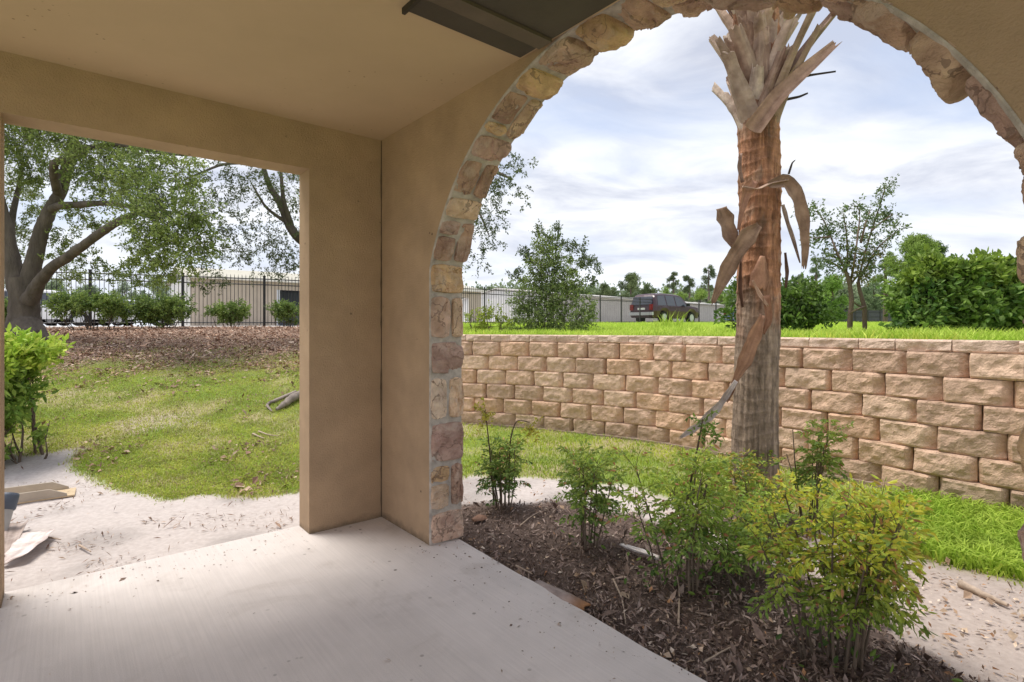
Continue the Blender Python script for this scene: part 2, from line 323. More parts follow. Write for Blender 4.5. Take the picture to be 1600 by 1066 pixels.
def axis(lo, hi, step, far0, far1):
    mid = np.arange(lo, hi + 1e-6, step)
    def grow(d0, d1):
        r = []; d = step; x = d0
        while x < d1: d *= 1.22; x += d; r.append(x)
        return np.array(r)
    l = -grow(-lo, far0)[::-1]; h = grow(hi, far1)
    return np.concatenate([l, mid, h])
xs = axis(-12.5, 5.0, .05, 900, 900); ys = axis(-.6, 12.5, .05, 60, 1500)
XX, YY = np.meshgrid(xs, ys, indexing='ij'); x_ = XX.ravel(); y_ = YY.ravel()
z_ = height(x_, y_); nyv = len(ys)
a_, b_ = toab(x_, y_)
z_ = np.where((a_ < .26) & (b_ > -.22) & (y_ < 5), -.12, z_)
cls_v = classify(x_, y_)
V_ = np.stack([x_, y_, z_], -1); colv = albedo(x_, y_, cls_v)
# light feathering of the colour where two kinds of ground meet
cg = colv.reshape(len(xs), nyv, 3); cs = cg.copy(); cs[1:-1, 1:-1] = (cg[1:-1, 1:-1] * 2 + cg[:-2, 1:-1] + cg[2:, 1:-1] + cg[1:-1, :-2] + cg[1:-1, 2:]) / 6; colv = cs.reshape(-1, 3)
ii = (np.arange(len(xs) - 1)[:, None] * nyv + np.arange(nyv - 1)[None]).ravel()
Q_ = np.stack([ii, ii + nyv, ii + nyv + 1, ii + 1], -1)
cf = cls_v[Q_[:, 0]]
for k, nm in enumerate(('lawn', 'mulch_bed', 'walkway', 'leaf_litter_bank', 'field', 'pavement')):
    q = Q_[cf == k]; u_, inv = np.unique(q, return_inverse=True)
    MB().add(V_[u_], inv.reshape(-1, 4), colv[u_]).build(nm, M['sand'] if k == 2 else M['ground'] if k < 4 else M['far_ground'], None, True, kind='structure')

# ------------------------------------------------------------------ patio slab
def slab():
    m = MB(); a0 = -4.2; b1 = 4.6
    bs = np.linspace(-.205, b1, 60); e = .20 - .055 * smooth(.7, 2.6, bs) + (fbm(bs * 4, bs * 0, 3) - .5) * .02
    e = np.where(bs > -.1, e, .2)
    top = loc(e, bs, 0); bk = loc(a0, bs, 0); dn = loc(e + .004, bs, -.14)
    n = len(bs); v = np.vstack([bk, top - [0, 0, 0], dn]); i = np.arange(n - 1)
    m.add(v, np.vstack([np.stack([i, i + 1, i + 1 + n, i + n], -1), np.stack([i + n, i + n + 1, i + 1 + 2 * n, i + 2 * n], -1)]))
    aa = np.linspace(a0, .2, 40); l0 = loc(aa, -.205, 0); l1 = loc(aa, -.212 + (fbm(aa * 4, aa, 3) - .5) * .015, -.14); k = np.arange(39)
    m.add(np.vstack([l0, l1]), np.stack([k, k + 1, k + 41, k + 40], -1))
    return m.build('patio', M['slab'], None, False, kind='structure')
slab()
# ------------------------------------------------------------------ porch: walls, ceiling, stone arch
porch = empty('porch', (C0[0], C0[1], 0), 'tan stucco porch with a plain side opening, flat ceiling and stone lined arch', 'porch')
def side_wall():
    m = MB(); s0, s1, zt = .523, 2.025, 2.44; END = 2.95
    def P(v): return loc(v[:, 0], v[:, 1], v[:, 2])
    # wall lies along -A from the corner, thickness towards -B
    for (x0, x1, z0, z1) in ((-s0, TA, -.06, zt), (-END, -s1, -.06, zt), (-END, TA, zt, 2.95)):
        m.box((x0, -TL, z0), (x1, 0, z1), None, P)
    return m.build('side_wall', M['stucco'], porch)
def arch_outline(r=AR, j=AJ, n=72):
    ang0 = math.acos(j / AR) if r == AR else math.acos(min(1, j / r))
    th = np.linspace(math.pi - ang0, ang0, n)
    p = [(AC - j, 0.0)] + [(AC - j, z) for z in np.linspace(.1, AZ + math.sin(ang0) * r - .02, 12)]
    p += [(AC + r * math.cos(t), AZ + r * math.sin(t)) for t in th]
    p += [(AC + j, z) for z in np.linspace(AZ + math.sin(ang0) * r - .02, .1, 12)] + [(AC + j, 0.0)]
    return np.array(p)
OUT = arch_outline()
def arch_wall():
    m = MB(); ZT = 2.95; n = len(OUT); zb = -.10
    pts = OUT.copy(); pts[:, 1] = np.where(pts[:, 1] == 0, zb, pts[:, 1]); E0 = 0.0; E1 = 5.2
    rad = []
    for (b, z) in pts:                      # matching outer points
        th = math.atan2(z - AZ, b - AC)
        if z <= AZ + .05: rad.append((E0 if b < AC else E1, z))
        else:
            d = (math.cos(th), math.sin(th)); k1 = (ZT - AZ) / max(d[1], 1e-3); k2 = ((E1 if d[0] > 0 else E0) - AC) / (d[0] if abs(d[0]) > 1e-3 else 1e-3)
            k = min(k1, k2) if k2 > 0 else k1; rad.append((AC + d[0] * k, AZ + d[1] * k))
    rad = np.array(rad)
    for a in (0.0, TA):
        v = np.vstack([loc(a, pts[:, 0], pts[:, 1]), loc(a, rad[:, 0], rad[:, 1])]); i = np.arange(n - 1)
        m.add(v, np.stack([i, i + 1, i + 1 + n, i + n], -1))
        for (cb) in (E0, E1):               # the two top corners left by the radial fan
            j = np.where(np.abs(rad[:, 1] - ZT) < 1e-3)[0]; q = j[0] if cb == E0 else j[-1]; q2 = q - 1 if cb == E0 else q + 1
            m.add(loc(a, np.array([rad[q, 0], rad[q2, 0], cb]), np.array([rad[q, 1], rad[q2, 1], ZT])), [(0, 1, 2)])
    v = np.vstack([loc(0, pts[:, 0], pts[:, 1]), loc(TA, pts[:, 0], pts[:, 1])]); i = np.arange(n - 1)
    m.add(v, np.stack([i, i + 1, i + 1 + n, i + n], -1))
    m.add(loc([0, TA, TA, 0], [E0, E0, E1, E1], [ZT] * 4), [(0, 1, 2, 3)])
    return m.build('arch_wall', M['stucco'], porch)
side_wall(); arch_wall()
m = MB(); m.box((-2.95, -TL - .05, CEIL), (0.002, 4.6, CEIL + .25), None, lambda v: loc(v[:, 0], v[:, 1], v[:, 2])); cl = m.build('ceiling', M['ceiling'], porch)
m = MB(); m.box((.004, -TL - .05, 2.953), (TA + .06, 5.2, 3.10), None, lambda v: loc(v[:, 0], v[:, 1], v[:, 2])); m.build('eave', M['stucco'], porch)
# dark ceiling panel made of boards of two depths
m = MB()
tt = [1.60, 1.74, 1.83, 2.35, 2.44, 2.95, 3.04, 3.5]
for i in range(7):
    lo = .020 if i % 2 == 0 else .034
    m.box((-.66, tt[i], CEIL - lo), (-.035, tt[i + 1] - .002, CEIL + .01), (1, 1, 1) if i % 2 == 0 else (1.7, 1.6, 1.55), lambda v: loc(v[:, 0], v[:, 1], v[:, 2]))
m.box((-.675, 1.575, CEIL - .026), (-.66, 3.5, CEIL + .01), (.6, .6, .6), lambda v: loc(v[:, 0], v[:, 1], v[:, 2]))
m.build('ceiling_panel', M['panel'], porch, label='dark brown boarded panel set into the ceiling beside the arch')

# dirty seam where the two walls meet
m = MB(); zz = np.linspace(.0, CEIL, 240); w = .004 + .016 * np.clip(fbm(zz * 7, zz * 0 + 4, 4) - .42, 0, 1); n = len(zz)
v = np.stack([loc(-.0022 - w, .0022, zz), loc(-.0022, .0022, zz), loc(-.0022, .0022 + w, zz)], 1).reshape(-1, 3); i = np.arange(n - 1) * 3; m.add(v, np.vstack([np.stack([i, i + 1, i + 4, i + 3], -1), np.stack([i + 1, i + 2, i + 5, i + 4], -1)]), (.35, .28, .2)); m.build('corner_joint', M['mortar'], porch)
# stone lining of the arch
seg = np.hypot(*np.diff(OUT, axis=0).T); cum = np.concatenate([[0], np.cumsum(seg)]); TOT = cum[-1]
def path(s):
    b = np.interp(s, cum, OUT[:, 0]); z = np.interp(s, cum, OUT[:, 1])
    e = .02; b1 = np.interp(s + e, cum, OUT[:, 0]); z1 = np.interp(s + e, cum, OUT[:, 1]); b0 = np.interp(s - e, cum, OUT[:, 0]); z0 = np.interp(s - e, cum, OUT[:, 1])
    tb, tz = b1 - b0, z1 - z0; l = np.hypot(tb, tz) + 1e-9
    return b, z, tz / l, -tb / l             # normal pointing into the opening
def stones():
    m = MB(); rs = np.random.default_rng(11)
    G, MV, PK, TN, BR, WT = (.66, .47, .28), (.52, .37, .32), (.60, .44, .35), (.68, .52, .38), (.50, .35, .27), (.76, .63, .51)
    def stone(s0, s1, a0, a1, col, h, ins=.006):
        nu, nv = 34, 30; pl = [(rs.uniform(.85, 1.25), rs.normal() * .22, rs.normal() * .22) for _ in range(5)]; pl += [(rs.uniform(1.35, 1.8), q[0] * rs.uniform(.5, .9), q[1] * rs.uniform(.5, .9)) for q in ((1, .3), (-1, -.2), (.2, 1), (-.3, -1), (.8, .8), (-.8, .8), (.8, -.8), (-.8, -.8))]; ph = rs.random(2) * 50; cut = rs.uniform(.0, .25, 4); tl = rs.uniform(-.5, .5, 2)
        def fn(U, V):
            u = (U - .5) * 2; v = (V - .5) * 2
            # superellipse mapping gives rounded irregular corners
            k = 1 - .10 * np.abs(u * v) ** 2.5
            wob = (fbm(u * 1.5 + ph[0], v * 1.5 + ph[1], 3) - .5) * .10
            s = (s0 + s1) / 2 + u * (k + wob * np.abs(u)) * ((s1 - s0) / 2 - ins); a = (a0 + a1) / 2 + v * (k + wob * np.abs(v)) * ((a1 - a0) / 2 - ins)
            e = np.minimum(1 - np.abs(u), 1 - np.abs(v)); r = np.sqrt(np.clip(1 - (1 - np.clip(e / .10, 0, 1)) ** 2, 0, 1))
            n = fbm(u * 1.1 + ph[1], v * 1.1 + ph[0], 5); fac = np.floor(n * 9) / 9 * .8 + n * .2      # stepped, chipped planes
            uw = u + (n - .5) * .5; vw = v + (fbm(u * 1.3 + 7, v * 1.3 + ph[0], 3) - .5) * .5; fcv = np.min([p_[0] + p_[1] * uw + p_[2] * vw for p_ in pl], axis=0); stp = (fbm(u * .9 + ph[0] * 2, v * .9 + ph[1] * 2, 2) + .12 * (fbm(u * 6, v * 6 + ph[0], 3) - .5) > .55) * .22; hh = h * r * (np.clip(fcv, .55, 1.2) - stp + .45 * (fac - .45)) + (fbm(u * 5 + ph[0], v * 5, 3) - .5) * .006 * r
            b, z, nb, nz = path(np.clip(s, 0, TOT)); hh = np.maximum(hh, 0) - .004 * (r < .01)
            return loc(a, b + nb * hh, z + nz * hh)
        P, F = grid(fn, nu, nv); vi = rs.random(2) * 40
        g = fbm(P[:, 0] * 9 + vi[0], P[:, 2] * 9 + P[:, 1] * 7 + vi[1], 4)
        c = np.array(col)[None] * (.60 + .80 * g[:, None]); k = smooth(.55, .7, fbm(P[:, 2] * 6 + vi[1], P[:, 1] * 6, 3))[:, None]
        c = c * (1 - .45 * k) + np.array([.36, .22, .19]) * .45 * k
        m.add(P, F, c)
    o = -.006; e = TA + .028; mid = .125
    def single(s0, s1, c, h=.05):
        if s0 > TOT - 1.9: h = .064
        stone(s0, s1, o, e, c, h)
    def pair(s0, s1, c1, c2, q=None, h=.045):
        q = q or rs.uniform(.42, .6) * e; stone(s0, s1, o, q, c1, h); stone(s0, s1, q, e, c2, h * 1.05)
    def tri(s0, s1, k, c1, c2, c3): stone(s0, k, o, mid + .02, c1, .045); stone(k, s1, o, mid + .02, c2, .04); stone(s0, s1, mid + .02, e, c3, .05)
    single(.0, .205, PK); tri(.215, .50, .385, TN, G, BR); single(.51, .775, MV); pair(.785, 1.065, WT, TN, .13); single(1.075, 1.295, MV)
    pair(1.305, 1.585, PK, TN, .15); single(1.595, 1.80, G)
    tri(1.81, 2.09, 1.985, BR, MV, BR); single(2.10, 2.245, TN); pair(2.255, 2.50, BR, BR, .14); single(2.51, 2.67, MV, .06)
    tri(2.68, 2.98, 2.76, G, BR, TN); single(2.99, 3.16, G, .075); single(3.17, 3.42, PK, .055); single(3.43, 3.63, G, .075); 
    s = 3.64; rc = [BR, TN, MV, G, PK, BR, TN, MV]; i = 0
    while s < TOT - .1:
        l = rs.uniform(.17, .28); 
        if s + l > TOT - .12: l = TOT - s
        c = rc[i % 8]; 
        if i % 3 == 1: pair(s, s + l - .01, c, rc[(i + 3) % 8])
        else: single(s, s + l - .01, c, rs.uniform(.05, .09))
        s += l; i += 1
    return m.build('stone_lining', M['stone'], porch, False)
stones()
m = MB(); v0 = []; ss = np.linspace(0, TOT, 160); b, z, nb, nz = path(ss)
v = np.stack([loc(a, b + nb * h, z + nz * h) for a, h in ((-.002, 0), (-.002, .006), (.004, .014), (TA + .01, .014), (TA + .01, 0))], 1).reshape(-1, 3)
k = np.arange(159)[:, None] * 5 + np.arange(4)[None]; k = k.ravel(); m.add(v, np.stack([k, k + 5, k + 6, k + 1], -1)); m.build('mortar_joint', M['mortar'], porch)

# ------------------------------------------------------------------ retaining wall
def retaining():
    root = empty('retaining_wall', (WP[3][0], WP[3][1], -.05), 'curved retaining wall of tan split face blocks with a flat coping', 'retaining wall')
    # dense base curve with arc length
    from mathutils import geometry
    t = np.concatenate([[0], np.cumsum(np.hypot(*np.diff(WP, axis=0).T))]); ts = np.linspace(0, t[-1], 400)
    def cr(q):
        y = np.interp(ts, t, q); k = np.hanning(25); k /= k.sum(); p = np.pad(y, 12, mode='edge'); 
        p[:12] = y[0] + (np.arange(-12, 0)) * (y[1] - y[0]); p[-12:] = y[-1] + (np.arange(1, 13)) * (y[-1] - y[-2]); return np.convolve(p, k, 'valid')
    cx, cy = cr(WP[:, 0]), cr(WP[:, 1]); L = np.concatenate([[0], np.cumsum(np.hypot(np.diff(cx), np.diff(cy)))])
    def cv(s):
        x = np.interp(s, L, cx); y = np.interp(s, L, cy); tx = np.interp(s + .15, L, cx) - np.interp(s - .15, L, cx); ty = np.interp(s + .15, L, cy) - np.interp(s - .15, L, cy)
        l = np.hypot(tx, ty) + 1e-9; return x, y, ty / l, -tx / l       # normal towards the porch (front): right-hand side
    rs = np.random.default_rng(5); m = MB(); HB = .205; BL = .445
    base = -.06
    def nrm(s):
        x, y, nx, ny = cv(s)
        return x, y, nx, ny
    def block(mm, s0, s1, z0, z1, set_, col, cham=.035, proud=.055, depth=.24, nu=24, nv=12):
        ph = rs.random(2) * 80; tl = rs.uniform(-1, 1); cl_ = rs.uniform(.015, .04); cr_ = rs.uniform(.03, .10)
        def fn(U, V):
            s = s0 + (s1 - s0) * U; z = z0 + (z1 - z0) * V
            dl = np.clip((s - s0) / cl_, 0, 1); dr = np.clip((s1 - s) / cr_, 0, 1)
            ez = np.clip(np.minimum(V, 1 - V) * (z1 - z0) / .012, 0, 1)
            f = proud * np.minimum(dl, 1) * np.minimum(dr, 1) + (fbm(s * 9 + ph[0], z * 11 + ph[1], 5) - .5) * .055 * np.minimum(1, ez + .3) + tl * .006 * (U - .5)
            f = f - .010 * (1 - ez)
            x, y, nx, ny = nrm(s); o = f - set_
            return np.stack([x + nx * o, y + ny * o, z], -1)
        P, F = grid(fn, nu, nv); g = fbm(P[:, 0] * 6 + ph[0], P[:, 2] * 12 + P[:, 1] * 5, 3)[:, None]
        c = np.array(col)[None] * (.84 + .32 * g); mm.add(P, F, c)
        s = np.linspace(s0, s1, nu); x, y, nx, ny = nrm(s)
        for row, zz in ((nv - 1, z1), (0, z0)):
            fr = P.reshape(nu, nv, 3)[:, row]; bk = np.stack([x - nx * depth, y - ny * depth, np.full(nu, zz)], -1); i = np.arange(nu - 1)
            mm.add(np.vstack([fr, bk]), np.stack([i, i + 1, i + 1 + nu, i + nu], -1), np.array(col) * .95)
        for e in (0, nu - 1):
            fr = P.reshape(nu, nv, 3)[e]; bk = np.stack([x[e] - nx[e] * depth + 0 * fr[:, 0], y[e] - ny[e] * depth + 0 * fr[:, 0], fr[:, 2]], -1); i = np.arange(nv - 1)
            mm.add(np.vstack([fr, bk]), np.stack([i, i + 1, i + 1 + nv, i + nv], -1), np.array(col) * .8)
    cols = [(.74, .52, .38), (.70, .49, .36), (.77, .56, .42), (.68, .48, .36), (.74, .50, .35)]
    zs = [base + i * .206 for i in range(7)]
    for r in range(6):
        s = -(r % 2) * BL * .5 + [0, .03, -.02, .05, .01, -.04][r]
        while s < L[-1] - .1:
            l = BL
            if s > -.3: block(m, max(s, 0), min(s + l, L[-1]) - .006, zs[r] + .001, zs[r + 1] - .004, r * .014, np.array(cols[rs.integers(5)]) * rs.uniform(.9, 1.08))
            s += l
    m.build('block_courses', M['block'], root, False)
    m = MB(); s = 0
    while s < L[-1] - .1:
        l = [.30, .42][rs.integers(2)] * rs.uniform(.95, 1.05)
        block(m, s, min(s + l, L[-1]) - .005, zs[6], zs[6] + .10, 6 * .014 - .03, np.array((.76, .58, .47)) * rs.uniform(.93, 1.06), proud=.012, depth=.26, nu=14, nv=8); s += l
    m.build('coping', M['block'], root, False)
    # concrete levelling strip at the foot of the wall
    ss = np.linspace(0, L[-1], 200); x, y, nx, ny = nrm(ss); o1 = .075 + (fbm(ss * 3, ss, 3) - .5) * .03
    v = np.vstack([np.stack([x + nx * o1, y + ny * o1, 0 * x - .025], -1), np.stack([x - nx * .02, y - ny * .02, 0 * x - .021], -1), np.stack([x + nx * o1, y + ny * o1, 0 * x - .12], -1)]); i = np.arange(199)
    MB().add(v, np.vstack([np.stack([i, i + 1, i + 201, i + 200], -1), np.stack([i + 400, i + 401, i + 1, i], -1)]), (.5, .40, .33)).build('footing', M['block'], root)
retaining()

# ------------------------------------------------------------------ leaves and twigs
def add_leaves(m, P, D, Ln, Wd, col, fold=.25, fine=False):
    n = len(P); Ln = np.broadcast_to(Ln, (n,))[:, None]; Wd = np.broadcast_to(Wd, (n,))[:, None]
    D = unit(D); s = unit(np.cross(D, rdir(n))); nn = np.cross(s, D)
    if fine:
        v = np.stack([P, P + D * Ln * .32 + s * Wd * .5, P + D * Ln * .68 + s * Wd * .38 - nn * Ln * .05, P + D * Ln - nn * Ln * .14, P + D * Ln * .68 - s * Wd * .38 - nn * Ln * .05, P + D * Ln * .32 - s * Wd * .5, P + D * Ln * .35 - nn * Wd * fold, P + D * Ln * .68 - nn * (Wd * fold + Ln * .05)], 1).reshape(-1, 3)
        q = np.array([[0, 1, 6, 5], [6, 1, 2, 7], [5, 6, 7, 4]]); tr = np.array([[2, 3, 7], [7, 3, 4]]); b = np.arange(n)[:, None, None] * 8
        c = np.repeat(col, 8, 0); base = m.n; m.add(v, (b + q[None]).reshape(-1, 4), c); m.f.append((b + tr[None]).reshape(-1, 3) + base); m.mi.append(0)
    else:
        v = np.stack([P, P + D * Ln * .5 + s * Wd * .5 + nn * Wd * fold, P + D * Ln, P + D * Ln * .5 - s * Wd * .5 + nn * Wd * fold], 1).reshape(-1, 3)
        f = np.arange(n)[:, None] * 4 + np.arange(4)[None]; m.add(v, f, np.repeat(col, 4, 0))
def twigs(st, d, length, K=6, jit=.35, droop=.0):
    n = len(st); pos = [st]; d = unit(d); p = st; L = np.broadcast_to(length, (n,))[:, None] / K
    for k in range(K):
        d = unit(d + rdir(n) * jit + np.array([0, 0, -droop])); p = p + d * L; pos.append(p)
    return np.stack(pos, 1)
def add_twigs(m, pos, r0, col, mi=1):
    n, K, _ = pos.shape; t = unit(np.gradient(pos, axis=1)); u = unit(np.cross(t, np.array([.3, .2, .9]))); w = np.cross(t, u)
    rad = (np.linspace(1, .25, K)[None] * np.broadcast_to(r0, (n,))[:, None])[..., None]
    vs = [pos + rad * (math.cos(a) * u + math.sin(a) * w) for a in (0, 2.094, 4.189)]
    v = np.stack(vs, 2).reshape(-1, 3); b = (np.arange(n)[:, None] * K + np.arange(K - 1)[None]).ravel() * 3
    f = np.concatenate([np.stack([b + j, b + (j + 1) % 3, b + 3 + (j + 1) % 3, b + 3 + j], -1) for j in range(3)]); m.add(v, f, col, mi)
def lerpcol(a, b, t): a = np.array(a); b = np.array(b); return a * (1 - t[:, None]) + b * t[:, None]
def foliage(m, cl, dens, ln, wd, ca, cb, twr=.006, K=6, per=3, jit=.4, droop=.05, bark=(.10, .08, .06), fine=False, tw=True, flat=1.0, out=.35):
    """cl: list of (centre, radius); dens: twigs per m3-ish (scaled by r^2); leaves hang along the twigs"""
    for (c, r) in cl:
        n = max(4, int(dens * r * r)); dd = rdir(n); st = np.array(c) + dd * np.array([1, 1, flat]) * r * rng.random((n, 1)) ** .5 * out
        pos = twigs(st, unit(dd * np.array([1, 1, flat]) + rdir(n) * .4), r * rng.uniform(.5, 1.0, n), K, jit, droop)
        if tw: add_twigs(m, pos, twr, bark)
        P = pos[:, 1:].reshape(-1, 3); Dt = (pos[:, 1:] - pos[:, :-1]).reshape(-1, 3)
        P = np.repeat(P, per, 0); Dt = unit(np.repeat(Dt, per, 0)) + rdir(len(P)) * 1.1
        P = P + rng.normal(size=P.shape) * ln * .35
        tone = np.clip(.5 + .5 * (rng.random() - .5) * 1.2 + rng.normal(size=len(P)) * .28, 0, 1)
        col = lerpcol(ca, cb, tone) * rng.uniform(.8, 1.2, (len(P), 1)); add_leaves(m, P, Dt, ln * rng.uniform(.6, 1.25, len(P)), wd * rng.uniform(.7, 1.2, len(P)), col, fine=fine)
def limb(m, pts, r, col=(.15, .122, .10), n=10, sub=6, wig=.03):
    pts = np.array(pts, float); k = len(pts); t = np.linspace(0, k - 1, (k - 1) * sub + 1)
    P = np.stack([np.interp(t, np.arange(k), pts[:, j]) for j in range(3)], -1)
    if len(P) > 4:
        Q = P.copy()
        for _ in range(3): Q[1:-1] = (Q[:-2] + 2 * Q[1:-1] + Q[2:]) / 4
        P = Q
    rr = np.interp(t, np.arange(k), r); P[1:-1] += rng.normal(size=P[1:-1].shape) * rr[1:-1, None] * wig * 1.2
    rr = rr * (1 + rng.normal(size=len(rr)) * .02); m.tube(P, rr, n, col)
# END PART1
# ------------------------------------------------------------------ palm beside the arch
def strap(m, pts, wid, face, cup=.25, th=.006, col=(.36,.27,.22), nx=11, sub=6, rag=.0, tipcol=None):
    """a cupped, tapering plank of dead leaf base; face = direction its hollow side looks"""
    pts = np.array(pts, float); k = len(pts); t = np.linspace(0, k - 1, (k - 1) * sub + 1)
    P = np.stack([np.interp(t, np.arange(k), pts[:, j]) for j in range(3)], -1)
    for _ in range(2):
        if len(P) > 3: P[1:-1] = (P[:-2] + 2 * P[1:-1] + P[2:]) / 4
    w = np.interp(t, np.arange(k), wid); T = unit(np.gradient(P, axis=0)); f = np.array(face, float); s = unit(np.cross(T, f)); nn = unit(np.cross(s, T))
    x = np.linspace(-1, 1, nx); ph = rng.random() * 50
    off = (x ** 2)[None, :, None] * (w * cup)[:, None, None] * nn[:, None]
    edge = 1 + rag * (fbm(t * 2 + ph, t * 0 + 3, 3) - .5)
    top = P[:, None] + x[None, :, None] * (w * .5 * edge)[:, None, None] * s[:, None] + off
    top = top + nn[:, None] * ((fbm(np.add.outer(t * .5, x * 0), np.add.outer(t * 0, x * 2 + ph), 3) - .5) * .02)[..., None]
    endr = (fbm(x * 3 + ph, x * 0 + ph, 3) - .5) * .10; kt = smooth(.75, 1, t / t[-1]); top = top + T[:, None] * (kt[:, None] * endr[None] * min(1, float(w.max()) * 8))[..., None]
    e = (1 - np.abs(x) ** 4)[None, :, None] * .8 + .2
    bot = top - nn[:, None] * th * e
    K = len(t); V = np.concatenate([top.reshape(-1, 3), bot.reshape(-1, 3)]); i = (np.arange(K - 1)[:, None] * nx + np.arange(nx - 1)[None]).ravel(); o = K * nx
    F = [np.stack([i, i + 1, i + nx + 1, i + nx], -1), np.stack([i, i + nx, i + nx + 1, i + 1], -1) + o]
    a = np.arange(K - 1) * nx; F.append(np.stack([a, a + nx, a + nx + o, a + o], -1)); a = a + nx - 1; F.append(np.stack([a, a + o, a + nx + o, a + nx], -1))
    a = np.arange(nx - 1) + (K - 1) * nx; F.append(np.stack([a, a + 1, a + 1 + o, a + o], -1)); a = np.arange(nx - 1); F.append(np.stack([a, a + o, a + 1 + o, a + 1], -1))
    g = fbm(np.repeat(t, nx) * 1.5 + ph, np.tile(x, K) * 4, 4)[:, None]; fs = fbm(np.repeat(t, nx) * .5 + ph, np.tile(x, K) * 15 + ph, 3)[:, None]; c = np.array(col)[None] * (.42 + .62 * g + .55 * fs)
    if tipcol is not None:
        kk = smooth(.5, 1, np.repeat(t / t[-1], nx))[:, None]; c = c * (1 - kk) + np.array(tipcol) * kk
    m.add(V, np.vstack(F), np.vstack([c, c * .9])); return m
def palm():
    px, py = 1.835, 4.10; root = empty('palm_tree', (px, py, -.06), 'palm with ringed orange brown trunk and a head of cut grey leaf bases', 'palm tree')
    m = MB()
    zc = np.array([-.08, .05, .3, .7, 1.1, 1.35, 1.6, 2.0, 2.4, 2.75, 3.1, 3.6, 4.3]); rc = np.array([.190, .172, .162, .155, .150, .150, .148, .143, .140, .138, .145, .155, .15]); cxo = np.array([0, 0, .0, .0, .01, .02, .025, .03, .035, .03, .02, .01, .0])
    nz, na = 520, 96
    def fn(U, V):
        z = -.08 + 4.38 * U; th = V * 2 * math.pi; r = np.interp(z, zc, rc); up = smooth(1.35, 1.65, z)
        ct, st = np.cos(th), np.sin(th)
        zz = z + .035 * (fbm(ct * 1.5 + 4, st * 1.5 + z, 3) - .5)
        ring = np.abs(((zz * 11 + fbm(zz * 2, ct, 2) * 1.2) % 1) - .5) * 2
        fib = fbm(ct * 14 + 20, st * 14 + z * 2.2, 4) - .5; fine = fbm(ct * 40 + 9, st * 40 + z * 5, 3) - .5
        r = r + up * (.007 * ring ** 4 + .018 * (fbm(ct * 3 + 8, st * 3 + z * 7, 4) - .5)) + (1 - up) * (.004 * ring ** 4) + fib * .024 + fine * .014
        return np.stack([px + np.interp(z, zc, cxo) + r * ct, py + r * st, z], -1)
    P, F = grid(fn, nz, na); z = P[:, 2]; th = np.arctan2(P[:, 1] - py, P[:, 0] - px); up = smooth(1.25, 1.75, z + (fbm(np.cos(th) * 3, z * 4, 3) - .5) * .5)[:, None]
    wq = fbm(np.cos(th) * 6 + z * 5, np.sin(th) * 6 - z * 4, 3) * 4; g = fbm(np.cos(th) * 16 + 20 + wq, np.sin(th) * 16 + z * 2.2 + wq * .6, 5)[:, None]
    lowc = np.array([.34, .27, .215]) * (.25 + 1.4 * g); hi = np.array([.50, .26, .155]) * (.25 + 1.35 * g)
    k = smooth(.55, .68, fbm(z * 9 + wq * .4, np.cos(th) * 2.2 + wq * .3, 3))[:, None]; hi = hi * (1 - .35 * k) + np.array([.46, .36, .28]) * .35 * k
    dk = smooth(.58, .70, fbm(z * 2.4 + 7, np.cos(th) * 2 + np.sin(th), 4))[:, None]; hi = hi * (1 - .45 * dk)
    m.add(P, F, lowc * (1 - up) + hi * up); m.build('trunk', M['palm'], root, True)
    tones = [(.64, .52, .42), (.48, .37, .29), (.74, .64, .54), (.58, .45, .35), (.40, .29, .22)]
    def boot(zb, ang, ln, w, lean, curl=.0, tone=None):
        c, s = math.cos(ang), math.sin(ang); d = np.array([c, s, 0]); upv = np.array([0, 0, 1.]); sd = np.array([-s, c, 0]); sk = rng.choice([-1, 1]) * rng.uniform(.05, .75)
        b = np.array([px + .01, py, zb]) + d * .115; pts = [b]
        l = lean * .5
        for i in range(4):
            l += lean * .12 * (1 - 2 * curl); pts.append(pts[-1] + (d * math.sin(l) + upv * math.cos(l) + sd * sk) * ln / 4)
        mm = MB(); strap(mm, pts, [w * 1.35, w * 1.12, w * .88, w * .74, w * .66 * rng.uniform(.8, 1.2)], d * -1 + upv * .3, .34, .013, tone or tones[rng.integers(5)], rag=.25)
        mm.build('leaf_base', M['boot'], root, False)
    n = 92
    for i in range(n):
        f = i / n; zb = 2.84 + 1.2 * f + rng.uniform(-.03, .03); boot(zb, i * 2.39996 + 1.1 + rng.uniform(-.2, .2), rng.uniform(.24, .50), rng.uniform(.095, .145), rng.uniform(.14, .56))
    # the long bases that stand out of the head
    boot(2.90, math.radians(-165), .50, .17, .78, .12, (.52, .42, .35)); boot(2.84, math.radians(-20), .70, .11, .55, .1, (.38, .28, .22)); boot(2.95, math.radians(-30), .66, .12, .62, .05, (.42, .32, .26))
    boot(3.05, math.radians(15), .66, .11, .62, .1, (.33, .24, .19)); boot(3.3, math.radians(-10), .55, .10, .62, .1, (.45, .36, .30)); boot(3.1, math.radians(175), .42, .12, .75, .1, (.42, .33, .27))
    mm = MB(); p = [np.array([px - .09, py - .17, 2.80]), np.array([px + .06, py - .22, 3.02]), np.array([px + .27, py - .25, 3.22]), np.array([px + .47, py - .22, 3.40])]
    strap(mm, p, [.13, .12, .10, .06], (-.2, -1, .5), .3, .014, (.42, .29, .21)); mm.build('leaf_base', M['boot'], root, False)
    for (u0, v0, u1, v1) in ((1270, 117, 1306, 112), (1248, 152, 1262, 146)):
        mm = MB(); q = np.array([at(u0 - 20, v0 + 4, 4.1), at(u0, v0, 4.1), at(u1, v1, 4.12)]); strap(mm, q, [.022, .018, .012], (0, -1, 0), .2, .008, (.07, .055, .05)); mm.build('cut_stub', M['boot'], root)
    br = (.33, .225, .16)
